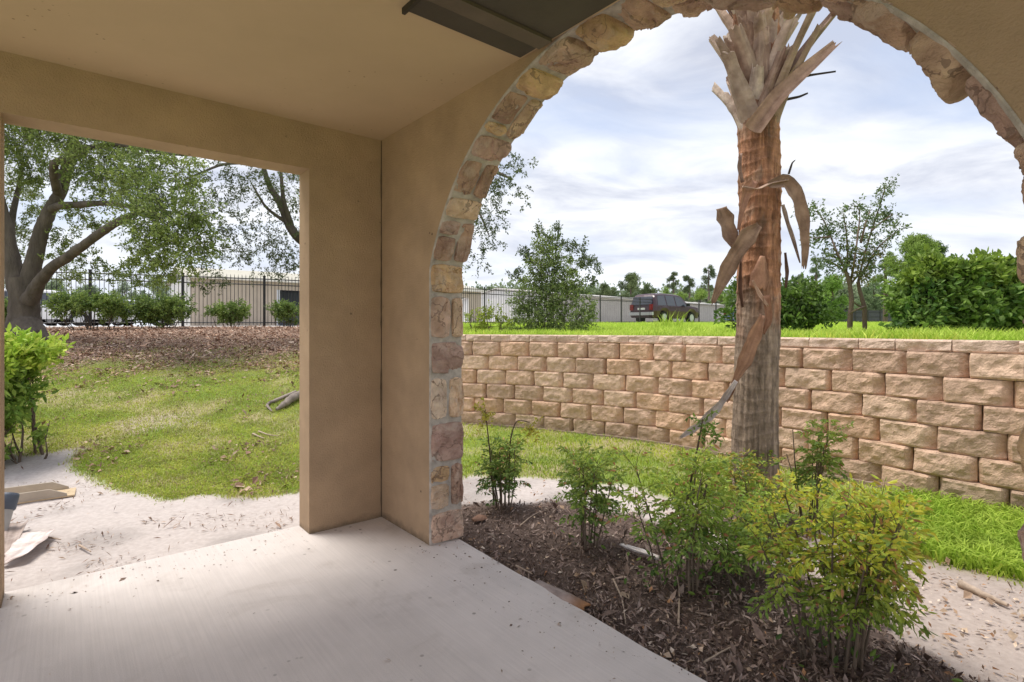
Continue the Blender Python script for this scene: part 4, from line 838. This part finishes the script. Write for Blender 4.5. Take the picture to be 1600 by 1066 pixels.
X, Y = near_bias(5200, -1.02, -.37, 4.6, 9); k = (classify(X, Y) == 0) & (rng.random(len(X)) < smooth(.42, .6, fbm(X * 1.4, Y * 1.4, 4)))
flakes('dead_leaves', 'brown dead leaves lying in the left lawn', X[k], Y[k], .035, .4, [(.30, .20, .14), (.45, .34, .25), (.24, .15, .11)], .02, .5)
X, Y = near_bias(5500, -1.1, -.4, 2.9, 6.0); a, b = toab(X, Y); g = fbm(X * 2.5 + 3, Y * 2.5 + 8, 4); k = (classify(X, Y) == 2) & (b < -.24) & (rng.random(len(X)) < smooth(.52, .66, g) + .04 + .5 * np.exp(-((X + 3.9) ** 2 + (Y - 4.6) ** 2) / .12) + .5 * np.exp(-((X + 3.6) ** 2 + (Y - 5.2) ** 2) / .10))
flakes('twig_litter', 'brown twigs and crumbs on the pale sand left of the patio', X[k], Y[k], .030, .14, [(.28, .19, .14), (.40, .30, .23), (.20, .13, .10)], .006, .35)
X, Y = near_bias(900, -.5, .6, 1.2, 4.0); a, b = toab(X, Y); k = (a > .02) & (a < .15) & (b > .7); X, Y = X[k], Y[k]

def stick(pts, r, label, col=(.42, .33, .26), nm='stick', group='fallen sticks'):
    m = MB(); p = np.array(pts); limb(m, p, np.linspace(r, r * .45, len(p)), col, 7, 6, .05); o = m.build(nm, M['dry'], None, True); c = Vector([float(q) for q in p[0]]); o.data.transform(__import__('mathutils').Matrix.Translation(-c)); o.location = c; tag(o, label, 'stick', group)
def gp(u, v, dz=.012):
    q = gnd(u, v)
    z = q[2]
    for _ in range(40):
        z = z * .65 + .35 * (float(height(q[0], q[1])) + dz); q = gnd(u, v, z)
    return q
for pts, r, lab in [([(958, 905), (972, 935), (978, 975)], .006, 'pale crooked stick lying in the mulch below the middle shrub'), ([(812, 822), (828, 808), (842, 800)], .005, 'forked pale twig in the mulch near the first shrub'),
        ([(806, 884), (832, 897)], .007, 'short tan stick near the patio edge'), ([(1100, 1035), (1128, 1018), (1150, 1008)], .005, 'curved pale twig on the mulch at the bottom of the photo'), ([(1500, 912), (1540, 930), (1575, 946)], .022, 'thick weathered stick on the sand at the right edge'),
        ([(395, 678), (412, 685)], .012, 'shorter pale stick in the left lawn'), ([(404, 674), (420, 680), (436, 681)], .010, 'longer pale stick in the left lawn'), ([(124, 852), (142, 862)], .008, 'short stick on the sand left of the patio'), ([(62, 838), (78, 840), (95, 843)], .008, 'dark twig touching the pale palm leaf base'),
        ([(375, 547), (398, 538)], .02, 'pale stick on the leaf litter bank'), ([(1060, 975), (1062, 925), (1058, 900)], .006, 'upright twig below the middle shrub')]:
    stick([gp(u, v, .02) for u, v in pts], r, lab)
def lying_strap(label, pts, w, face, col, cup, nm='palm_leaf_base', tip=None):
    m = MB(); p = np.array(pts); strap(m, p, w, face, cup, .01, col, rag=.3, tipcol=tip); o = m.build(nm, M['boot'], None, True); c = Vector([float(q) for q in p[0]]); o.data.transform(__import__('mathutils').Matrix.Translation(-c)); o.location = c; tag(o, label, 'palm leaf base', 'fallen palm leaf bases'); return o
lying_strap('fallen grey palm leaf base with frayed orange fibre at the patio edge', [gp(838, 909, .05), gp(862, 920, .06), gp(890, 934, .06), gp(915, 947, .04)], [.03, .09, .12, .10], (0, 0, -1), (.42, .36, .34), .25, tip=(.36, .19, .09))
lying_strap('pale grey palm leaf base lying flat on the sand, outermost of the pair', [gp(4, 880, .03), gp(25, 868, .05), gp(48, 848, .05), gp(62, 832, .04)], [.05, .12, .16, .17], (0, 0, 1), (.70, .65, .64), .10)
lying_strap('dirty narrow palm leaf base on the sand below the downspout pipe', [gp(10, 868, .03), gp(17, 845, .05), gp(27, 818, .05)], [.03, .09, .12], (0, 0, 1), (.46, .40, .37), .12)
lying_strap('white strip of dead leaf in the bed behind the middle shrub', [gp(970, 850, .04), gp(1000, 862, .05), gp(1028, 872, .05)], [.03, .06, .05], (0, 0, 1), (.78, .76, .76), .2)
lying_strap('curled brown leaf on the mulch beside the stone jamb', [gp(738, 812, .03), gp(748, 806, .05), gp(758, 808, .02)], [.03, .07, .03], (0, -.3, -1), (.42, .27, .20), .5)
# weathered root and bare hollow in the left lawn beside the pilaster
m = MB(); p = [gp(432, 640, .03), gp(446, 630, .06), gp(463, 618, .08), gp(485, 610, .06)]; limb(m, p, [.02, .045, .06, .05], (.38, .32, .28), 8, 6, .08); limb(m, [gp(425, 643, .01), gp(415, 632, .03), gp(440, 622, .03), gp(462, 612, .04)], [.01, .02, .025, .02], (.34, .28, .25), 7, 6, .1); m.build('tree_root', M['bark'], None, True, label='weathered grey root breaking through the left lawn', cat='root')

# splash tray and downspout
def trough():
    p0 = gp(20, 784, 0); p1 = gp(118, 770, 0); root = empty('splash_block', tuple(p0), 'tan plastic splash trough lying on the sand', 'splash block'); d = unit((p1 - p0) * [1, 1, 0]); s = np.array([-d[1], d[0], 0]); L = np.linalg.norm(p1 - p0); w = .13
    z0 = max(p0[2], p1[2]) + .004
    def q(v): return p0[None] * [1, 1, 0] + d * v[:, :1] + s * v[:, 1:2] + np.array([0, 0, 1]) * (v[:, 2:] + z0)
    m = MB(); m.box((-.1, -w, 0), (L, w, .012), (.60, .46, .30), q)
    m.build('tray', M['plastic'], root)
    for sg in (-1, 1):
        m = MB(); v = np.array([(-.1, sg * w, .0125), (L - .05, sg * w, .0125), (L - .05, sg * w, .03), (L - .16, sg * w * 1.1, .085), (-.1, sg * w * 1.1, .085)]); v2 = v - np.array([0, sg * .016, 0]); V = q(np.vstack([v, v2])); m.add(V, [(0, 1, 2, 3), (5, 8, 7, 6), (3, 2, 7, 8), (4, 3, 8, 9), (0, 4, 9, 5), (1, 0, 5, 6), (2, 1, 6, 7)], (.46, .40, .33)); m.add(V, [(0, 3, 4), (5, 9, 8)], (.46, .40, .33)); m.build('rim', M['plastic'], root)
trough()
def spout():
    p = at(-18, 880, 3.55); t = at(14, 772, 3.75); root = empty('downspout_pipe', tuple(gp(-10, 880, 0)), 'grey plastic downspout pipe end with dark collar at the left edge', 'pipe'); d = unit(t - p)
    m = MB(); m.tube([p - d * .25, p + d * .2, t - d * .10], [.05] * 3, 20, (.40, .40, .40)); m.build('pipe', M['plastic'], root, True)
    m = MB(); m.tube([t - d * .11, t - d * .10, t - d * .02, t, t + d * .002], [.052, .06, .06, .056, .045], 20, (.09, .11, .15)); m.build('collar', M['plastic'], root, True)
spout()

# ------------------------------------------------------------------ iron fence
def iron_fence(label, pts, hgt=1.8, step=2.44, skip=None):
    pts = np.array(pts, float); L = np.concatenate([[0], np.cumsum(np.hypot(*np.diff(pts, axis=0).T))]); n = int(L[-1] / step); root = empty('iron_fence', (pts[0][0], pts[0][1], float(height(*pts[0]))), label, 'fence')
    P = lambda s: np.array([np.interp(s, L, pts[:, 0]), np.interp(s, L, pts[:, 1])])
    for i in range(n + 1):
        a = P(i * step); z = float(height(*a)); d = .032; MB().box((a[0] - d, a[1] - d, z - .05), (a[0] + d, a[1] + d, z + hgt + .05)).box((a[0] - d * 1.3, a[1] - d * 1.3, z + hgt + .05), (a[0] + d * 1.3, a[1] + d * 1.3, z + hgt + .075)).build('post', M['iron'], root)
        if i < n:
            b = P((i + 1) * step); zb = float(height(*b)); m = MB(); dd = unit(np.array([b[0] - a[0], b[1] - a[1], zb - z])); 
            for h in (.14, hgt - .24, hgt - .04):
                m.tube([[a[0], a[1], z + h], [b[0], b[1], zb + h]], .019, 4)
            k = 21
            for j in range(1, k):
                f = j / k; q = a + (b - a) * f; zz = z + (zb - z) * f; m.tube([[q[0], q[1], zz + .06], [q[0], q[1], zz + hgt + .02], [q[0], q[1], zz + hgt + .10]], [.011, .011, .002], 4, cap=False)
            m.build('picket_panel', M['iron'], root)
iron_fence('black iron picket fence running behind the oak and the far sheds', [(-19.5, 13.4), (-12.6, 16.9), (-8.2, 19.2), (-2.3, 24.2), (6.6, 34.0), (8.3, 36.0), (15.2, 41.9), (30, 54)], 1.7)
# ------------------------------------------------------------------ sheds
def shed(label, C, dr, Lr, dl, Ll, zt, roofh, colr=(.62, .55, .47), bay=None, gable=None, roofcol=(.66, .62, .55), wallcol_l=None):
    C = np.array(C, float); dr = unit(np.array(dr, float)); dl = unit(np.array(dl, float)); z0 = float(height(*C)) - .1; root = empty('metal_shed', (C[0], C[1], z0), label, 'shed')
    nr = np.array([dr[1], -dr[0]])
    def wall(name, d, L, c, holes=None):
        n = int(L / .15); s = np.linspace(0, L, n * 2 + 1); nd = np.array([d[1], -d[0]]); 
        if nd @ (C * -1) < 0: nd = -nd
        off = np.where(np.arange(len(s)) % 4 < 2, 0, .045); 
        segs = [(0, L, z0, zt)]
        if holes: h0, h1, hz = holes; segs = [(0, h0, z0, zt), (h0, h1, hz, zt), (h1, L, z0, zt)]
        m = MB()
        for (a, b, za, zb) in segs:
            if b - a < .2: continue
            q = np.linspace(a, b, max(4, int((b - a) / .1))); o = np.where(np.arange(len(q)) % 4 < 2, 0, .05); X = C[0] + d[0] * q + nd[0] * o; Y = C[1] + d[1] * q + nd[1] * o; k = len(q); v = np.vstack([np.stack([X, Y, X * 0 + za], -1), np.stack([X, Y, X * 0 + zb], -1)]); i = np.arange(k - 1); m.add(v, np.stack([i, i + 1, i + 1 + k, i + k], -1), c)
        m.build(name, M['metal_wall'], root); return nd
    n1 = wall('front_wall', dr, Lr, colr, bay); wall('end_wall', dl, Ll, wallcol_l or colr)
    c3 = lambda r, l, z: np.array([*(C + dr * r + dl * l), z])
    m = MB(); e = .25
    v = [c3(-e, -e, zt + .02), c3(Lr + e, -e, zt + .02), c3(Lr + e, Ll / 2, zt + roofh), c3(-e, Ll / 2, zt + roofh), c3(Lr + e, Ll + e, zt + .02), c3(-e, Ll + e, zt + .02)]
    v2 = [q - np.array([0, 0, .1]) for q in v]; m.add(v + v2, [(0, 1, 2, 3), (3, 2, 4, 5), (0, 6, 7, 1), (1, 7, 8, 2), (2, 8, 10, 4), (4, 10, 11, 5), (3, 9, 6, 0), (5, 11, 9, 3)], roofcol); m.build('roof', M['metal_wall'], root)
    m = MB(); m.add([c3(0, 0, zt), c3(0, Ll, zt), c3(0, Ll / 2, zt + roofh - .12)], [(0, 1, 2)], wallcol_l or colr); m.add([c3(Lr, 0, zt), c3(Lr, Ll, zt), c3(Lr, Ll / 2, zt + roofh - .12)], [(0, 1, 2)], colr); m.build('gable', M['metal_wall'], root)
    m = MB(); g0 = c3(-e, -e - .02, zt - .06); g1 = c3(Lr + e, -e - .02, zt - .06); m.tube([g0, g1], .06, 6, (.74, .70, .64)); m.build('gutter', M['metal_wall'], root)
    if bay:
        h0, h1, hz = bay; m = MB(); bk = 1.6
        f = lambda r, l, z: C + dr * r - 0, 
        P = lambda r, l, z: c3(r, l, z)
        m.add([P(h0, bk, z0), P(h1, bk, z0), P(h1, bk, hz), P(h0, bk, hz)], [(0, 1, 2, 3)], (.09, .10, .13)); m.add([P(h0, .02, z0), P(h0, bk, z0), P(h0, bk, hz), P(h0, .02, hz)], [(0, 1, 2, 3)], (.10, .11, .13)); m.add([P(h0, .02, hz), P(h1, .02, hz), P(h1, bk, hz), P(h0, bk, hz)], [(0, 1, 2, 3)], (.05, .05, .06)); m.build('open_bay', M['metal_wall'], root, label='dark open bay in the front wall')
        m = MB(); r = h0 + .3
        while r < h1 - .2:
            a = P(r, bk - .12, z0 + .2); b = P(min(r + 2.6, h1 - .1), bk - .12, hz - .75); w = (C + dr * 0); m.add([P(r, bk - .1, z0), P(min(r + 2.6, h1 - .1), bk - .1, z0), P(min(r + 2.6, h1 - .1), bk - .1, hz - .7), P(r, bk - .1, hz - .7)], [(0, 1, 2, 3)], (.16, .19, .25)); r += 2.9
        m.build('roll_up_door', M['metal_wall'], root)
        m = MB(); q = P(h0 - .05, -.06, 0); m.box((q[0] - .06, q[1] - .06, z0), (q[0] + .06, q[1] + .06, hz), (.72, .74, .78)); m.build('bay_post', M['metal_wall'], root)
shed('cream corrugated metal shed with dark open bay, behind the fence beside the pilaster', (-15.4, 26.0), (.78, .62), 17, (-.62, .78), 7, 3.85, .75, (.56, .47, .38), (4.05, 16, 3.35), wallcol_l=(.80, .78, .74), roofcol=(.52, .49, .40))  # end wall colour raised above the front's, sunlight on it painted in
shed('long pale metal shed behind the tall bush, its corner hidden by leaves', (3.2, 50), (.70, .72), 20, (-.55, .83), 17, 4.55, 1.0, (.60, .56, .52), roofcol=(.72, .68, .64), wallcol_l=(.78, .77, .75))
shed('pale metal shed beyond the dark red wagon, left of the palm', (19.0, 66), (.72, .70), 34, (-.75, .66), 10, 4.5, .7, (.60, .57, .54), roofcol=(.78, .75, .72))
# ------------------------------------------------------------------ vehicles
def car(name, label, cat, pos, head, col, prof, Wd=.93, belt=1.02, wheelr=.36, wx=(-1.45, 1.45), glass=None, low=.34, sc=1.0):
    x, y = pos; z = float(height(x, y)); root = empty(name, (x, y, z), label, cat); ch, sh = math.cos(head), math.sin(head)
    def T(v): v = np.asarray(v, float).reshape(-1, 3) * sc; return np.stack([x + v[:, 0] * ch - v[:, 1] * sh, y + v[:, 0] * sh + v[:, 1] * ch, z + v[:, 2]], -1)
    prof = np.array(prof, float); xs_ = np.linspace(prof[0, 0], prof[-1, 0], 70); top = np.interp(xs_, prof[:, 0], prof[:, 1]); h = prof[:, 0].max()
    end = np.minimum(1, (h - np.abs(xs_ - (prof[0, 0] + prof[-1, 0]) / 2) * 1.0 + .02) / .25 * .12 + .88)
    ring = []
    for xi, tz, e in zip(xs_, top, np.clip(end, .8, 1)):
        bz = min(belt, tz - .02); k = max(0, (tz - belt)) / .75; wt = Wd * (1 - .22 * k) * e; arch = 0
        for w in wx: arch = max(arch, math.sqrt(max(0, (wheelr + .07) ** 2 - (xi - w) ** 2)))
        lb = max(low, wheelr + arch - .05) if arch > 0 else low
        s = [(-Wd * .9 * e, lb), (-Wd * e, (lb + bz) / 2 + .05), (-Wd * .98 * e, bz), (-wt * .97, tz - .05 * k - .01), (-wt * .8, tz), (0, tz + .02)]; s = s + [(-a, b) for a, b in s[-2::-1]]; ring.append([(xi, a, b) for a, b in s])
    R_ = np.array(ring); nx, nn = R_.shape[:2]; m = MB(); i = (np.arange(nx - 1)[:, None] * nn + np.arange(nn - 1)[None]).ravel(); m.add(T(R_), np.stack([i, i + 1, i + nn + 1, i + nn], -1), col)
    for q in (0, nx - 1): m.add(T(R_[q]), [tuple(range(nn))], col)
    m.build('body', M['paint'], root, False)
    g = MB()
    for (x0, x1, x2, x3) in glass['side']:
        for sg in (-1, 1):
            def pt(xx, f):
                tz = np.interp(xx, prof[:, 0], prof[:, 1]); k = max(0, tz - belt) / .75; zb = belt + .04; zt = tz - .13; zz = zb + (zt - zb) * f; w = Wd * .98 + (Wd * (1 - .22 * k) * .97 - Wd * .98) * ((zz - belt) / (tz - .06 - belt)); return (xx, sg * (w + .012), zz)
            g.add(T([pt(x0, 0), pt(x1, 0), pt(x2, 1), pt(x3, 1)]), [(0, 1, 2, 3)])
    for (xa, za, xb, zb_, w1, w2, o) in glass['end']: g.add(T([(xa + o, -w1, za), (xa + o, w1, za), (xb + o, w2, zb_), (xb + o, -w2, zb_)]), [(0, 1, 2, 3)])
    g.build('windows', M['glass'], root)
    for w in wx:
        for sg in (-1, 1):
            wh = MB(); wh.tube(T([(w, sg * (Wd - .02), wheelr), (w, sg * (Wd - .24), wheelr)]), wheelr * sc, 20); o = wh.build('wheel', M['tyre'], root); rm = MB(); rm.tube(T([(w, sg * (Wd - .012), wheelr), (w, sg * (Wd - .04), wheelr)]), wheelr * .62 * sc, 14); rm.build('rim', M['chrome'], o)
    X0, X1 = prof[0, 0], prof[-1, 0]
    MB().box((X0 - .10, -Wd * .9, .48), (X0 + .02, Wd * .9, .66), None, T).build('bumper', M['chrome'], root); MB().box((X1 - .02, -Wd * .88, .46), (X1 + .08, Wd * .88, .62), None, T).build('bumper', M['tyre'], root)
    for sg in (-1, 1):
        MB().box((X0 - .03, sg * Wd * .74 - .10, .78), (X0 + .10, sg * Wd * .74 + .13, 1.12), None, T).build('tail_light', M['red'], root); MB().box((X1 - .10, sg * Wd * .7 - .14, .72), (X1 + .02, sg * Wd * .7 + .12, .86), None, T).build('headlight', M['lamp'], root)
        MB().box((.72 if len(prof) > 6 else .5, sg * (Wd + .14) - .09, belt + .04), (.86 if len(prof) > 6 else .62, sg * (Wd + .14) + .09, belt + .22), (.05, .05, .06), T).build('side_mirror', M['tyre'], root)
    MB().box((X0 - .025, -.26, .80), (X0 + .0, .26, .92), None, T).build('number_plate', M['lamp'], root)
SUV = [(-2.45, .78), (-2.42, 1.06), (-2.22, 1.62), (-2.05, 1.74), (-1.2, 1.80), (.2, 1.77), (.55, 1.70), (1.15, 1.12), (1.6, 1.08), (2.2, 1.0), (2.42, .82)]
GS = dict(side=[(-2.1, -1.25, -1.25, -1.95), (-1.15, -.3, -.3, -1.15), (-.2, .95, .42, -.2)], end=[(-2.42, 1.10, -2.23, 1.58, .76, .66, -.03), (1.12, 1.18, .62, 1.64, .78, .64, .05)])
SED = [(-2.25, .75), (-2.2, .98), (-1.5, 1.02), (-.95, 1.38), (-.2, 1.44), (.3, 1.40), (.95, 1.0), (1.6, .95), (2.2, .82), (2.25, .7)]
GD = dict(side=[(-1.35, -.3, -.3, -.9), (-.22, .75, .28, -.22)], end=[(-1.45, 1.06, -.98, 1.36, .70, .58, -.03), (.92, 1.04, .34, 1.38, .72, .58, .05)])
q = at(1040, 505, 39.4)
car('parked_wagon', 'dark red sport utility wagon parked beyond the fence, left of the palm', 'car', (q[0], q[1]), R(40), (.05, .016, .026), SUV, glass=GS, sc=1.17)
q = at(1158, 505, 50.0); car('parked_car', 'blue car mostly hidden behind the palm trunk and dark bush', 'car', (q[0] + .8, q[1]), R(20), (.10, .17, .36), SED, glass=GD, belt=.92, wheelr=.32)
q = at(75, 500, 27); car('parked_car', 'white car seen through the hedge right beside the thick oak trunk', 'car', (q[0], q[1]), R(25), (.80, .80, .82), SUV, glass=GS)
q = at(142, 500, 29); car('parked_car', 'white car glimpsed through the gap in the widest fence shrub', 'car', (q[0], q[1]), R(20), (.78, .79, .82), SED, glass=GD, belt=.92, wheelr=.32)
q = at(205, 500, 30); car('parked_car', 'pale silver car behind the rounded shrub below the drooping branch', 'car', (q[0], q[1]), R(20), (.62, .64, .70), SED, glass=GD, belt=.92, wheelr=.32)
# ------------------------------------------------------------------ far trees and far fence
def far_tree(name, label, u, vt, vb, wpx, Y, ca, cb, kind='round', n=14, group=None):
    c = at(u, 505, Y); z0 = float(height(c[0], c[1])); zt = at(u, vt, Y)[2]; root = empty(name, (c[0], c[1], z0), label, 'tree', group); w = wpx * Y / F_PX / 2; zb = max(z0 + .3, at(u, vb, Y)[2]); m = MB()
    th = .012 * (zt - z0) + .07; limb(m, [(c[0], c[1], z0 - .3), (c[0] + w * .05, c[1], (z0 + zt) / 2), (c[0], c[1], zt - (zt - zb) * .15)], [th * 1.3, th, th * .4], (.16, .12, .10), 8, 4)
    cl = []
    for i in range(n):
        f = rng.random(); zz = zb + (zt - zb) * f; ww = w * (math.sin(math.pi * min(1, f * .85 + .12)) if kind == 'round' else (1 - f * .45) * .8); a = rng.random() * 6.28; rr = rng.random() ** .5 * ww; p = (c[0] + math.cos(a) * rr, c[1] + math.sin(a) * rr, zz); r = min(w, (zt - zb) / 2) * (.42 if kind == 'round' else .30) * rng.uniform(.7, 1.25); cl.append((p, r))
        if kind != 'round': limb(m, [(c[0], c[1], zz - r * .5), p], [th * .3, th * .12], (.16, .12, .10), 5, 2)
    m.build('trunk', M['bark'], root, True); m = MB(); rm = np.mean([r for _, r in cl]); foliage(m, cl, 70 / max(rm, .1) ** 2, rm * .22, rm * .13, ca, cb, rm * .006, 5, 3, .4, 0, (.14, .11, .09), tw=False); m.build('crown', M['leaf_far'], root)
HZ1, HZ2 = (.13, .19, .10), (.27, .34, .18)  # leaf colours paled and greyed, distance haze painted in
pg = 'pines on the skyline left of the palm'
for u, vt, vb, w, Y, lab in [(1052, 427, 452, 26, 85, 'leftmost of the three open crowned pines left of the palm'), (1077, 428, 456, 26, 88, 'middle one of the three open crowned pines left of the palm'), (1107, 417, 452, 32, 82, 'tallest open crowned pine, nearest the palm on its left')]: far_tree('pine_tree', lab, u, vt, vb, w, Y, (.08, .12, .05), (.20, .24, .12), 'pine', 12, pg)
for u, vt, vb, w, Y, lab in [(985, 433, 470, 44, 80, 'dark rounded tree rising over the roof end of the long pale shed'), (945, 446, 472, 34, 82, 'small dark tree above the shed roof, right of the tall bush'), (1012, 448, 475, 24, 84, 'thin tree just right of the long shed roof end')]: far_tree('tree', lab, u, vt, vb, w, Y, (.09, .13, .06), (.22, .27, .12), 'round', 12, 'trees behind the far sheds')
for u, vt, vb, w, Y, lab in [(1040, 455, 480, 44, 76, 'bright green rounded tree above the dark red wagon, left one'), (1068, 458, 480, 36, 77, 'bright green rounded tree above the dark red wagon, right one'), (1094, 456, 480, 40, 78, 'olive rounded tree between the wagon and the palm'), (1128, 462, 482, 30, 80, 'pale low tree just left of the palm trunk')]: far_tree('tree', lab, u, vt, vb, w, Y, (.16, .26, .06), (.36, .48, .12), 'round', 12, 'trees behind the far sheds')
for u, vt, vb, w, Y, lab in [(1300, 440, 495, 56, 40, 'bright green tree right of the dark rounded bush'), (1365, 446, 492, 60, 70, 'hazy grey green tree between the slim trunks and the big hedge'), (1248, 425, 450, 24, 60, 'small open tree top over the rounded bush'), (1275, 405, 450, 30, 60, 'wispy tree top between the bush and the slim trunks')]:
    far_tree('tree', lab, u, vt, vb, w, Y, (.14, .24, .06) if u == 1300 else HZ1, (.32, .46, .12) if u == 1300 else HZ2, 'round' if vt > 430 else 'pine', 13, 'trees beyond the field at the right')
far_tree('pine_tree', 'tall lime green pine behind the left end of the big hedge', 1425, 374, 450, 96, 38, (.18, .26, .06), (.36, .46, .14), 'pine', 26, 'trees beyond the field at the right'); far_tree('pine_tree', 'dark pine top behind the big hedge', 1462, 372, 420, 56, 42, (.09, .14, .05), (.20, .27, .10), 'pine', 16, 'trees beyond the field at the right')
far_tree('pine_tree', 'slim pine with a bare trunk left of the big hedge', 1383, 395, 440, 40, 40, (.16, .23, .08), (.32, .40, .16), 'pine', 10, 'trees beyond the field at the right')
wg = 'pale trees far behind the left fence'
for k, (u, vt, w) in enumerate([(25, 440, 70), (85, 446, 60), (140, 452, 60), (195, 448, 60), (245, 444, 60)]): far_tree('tree', ['farthest left pale tree, behind the thick oak trunk', 'low pale tree just right of the thick oak trunk, beyond the fence', 'low pale tree over the middle of the widest fence shrub', 'low pale tree over the right end of the widest fence shrub', 'low pale tree beside the white end wall of the shed'][k], u, vt, 495, w, 62, (.20, .27, .16), (.36, .42, .28), 'round', 14, wg)  # pale leaf colours stand in for haze on these far trees
def woods():
    m = MB()
    for u in range(300, 1700, 26):
        Y = 120 + 20 * rng.random(); v = 466 + 12 * rng.random() if u < 1200 else 462 + 10 * rng.random(); c = at(u, v, Y); foliage(m, [((c[0], c[1], c[2] * f), 3.8 * rng.uniform(.8, 1.2)) for f in (.95, .7, .4, .2)], 7, .9, .55, (.18, .24, .14), (.34, .40, .24), .03, 5, 3, .4, 0, (.14, .11, .09), tw=False)
    m.build('distant_woods', M['leaf_far'], None, label='low distant belt of woods along the horizon', cat='woods', kind='stuff')
woods()
def far_fence():
    a, b = at(1296, 503, 48), at(1470, 506, 50); root = empty('screen_fence', (a[0], a[1], float(height(a[0], a[1]))), 'low dark slatted fence across the field behind the slim trunks', 'fence'); d = b - a; n = 9
    for i in range(n + 1):
        p = a + d * i / n; z = float(height(p[0], p[1])); MB().box((p[0] - .05, p[1] - .05, z - .1), (p[0] + .05, p[1] + .05, z + 1.25), (1.2, 1.2, 1.2)).build('post', M['iron'], root)
        if i < n:
            m = MB(); q = a + d * (i + 1) / n
            for h in (.25, .62, 1.0, 1.18): m.tube([(p[0], p[1], z + h), (q[0], q[1], z + h)], .03, 4)
            for j in range(1, 14): r = p + (q - p) * j / 14; m.box((r[0] - .03, r[1] - .01, z + .1), (r[0] + .03, r[1] + .01, z + 1.15), (2.2, 2.2, 3.2))
            m.build('slat_panel', M['iron'], root)
far_fence()
def sandbank(): pass

# small grit, chips and leaf bits blown onto the patio
def patio_grit():
    n = 420; a = .19 - np.abs(rng.normal(size=n)) * .22; b = rng.uniform(-.15, 3.2, n); q = loc(a, b, 0); n2 = 500; a2 = rng.uniform(-4, .1, n2); b2 = -.18 + np.abs(rng.normal(size=n2)) * .2; k2 = (a2 < -.52) & (a2 > -2.05); q2 = loc(a2[k2], b2[k2], 0); q3 = loc(rng.uniform(-3, .1, 160), rng.uniform(0, 3, 160), 0)[:50]
    k = ~((a < .01) & (b < .70) & (a > -.01)) & ~((a > -.0) & (b < .70)) ; q = np.vstack([q[k], q2, q3]); flakes('patio_grit', 'tiny leaf crumbs and mulch chips scattered on the concrete patio', q[:, 0], q[:, 1], .009, .4, [(.20, .14, .11), (.34, .25, .19), (.12, .09, .07), (.45, .36, .28)], .002, .15, zf=np.zeros(len(q)))
patio_grit()
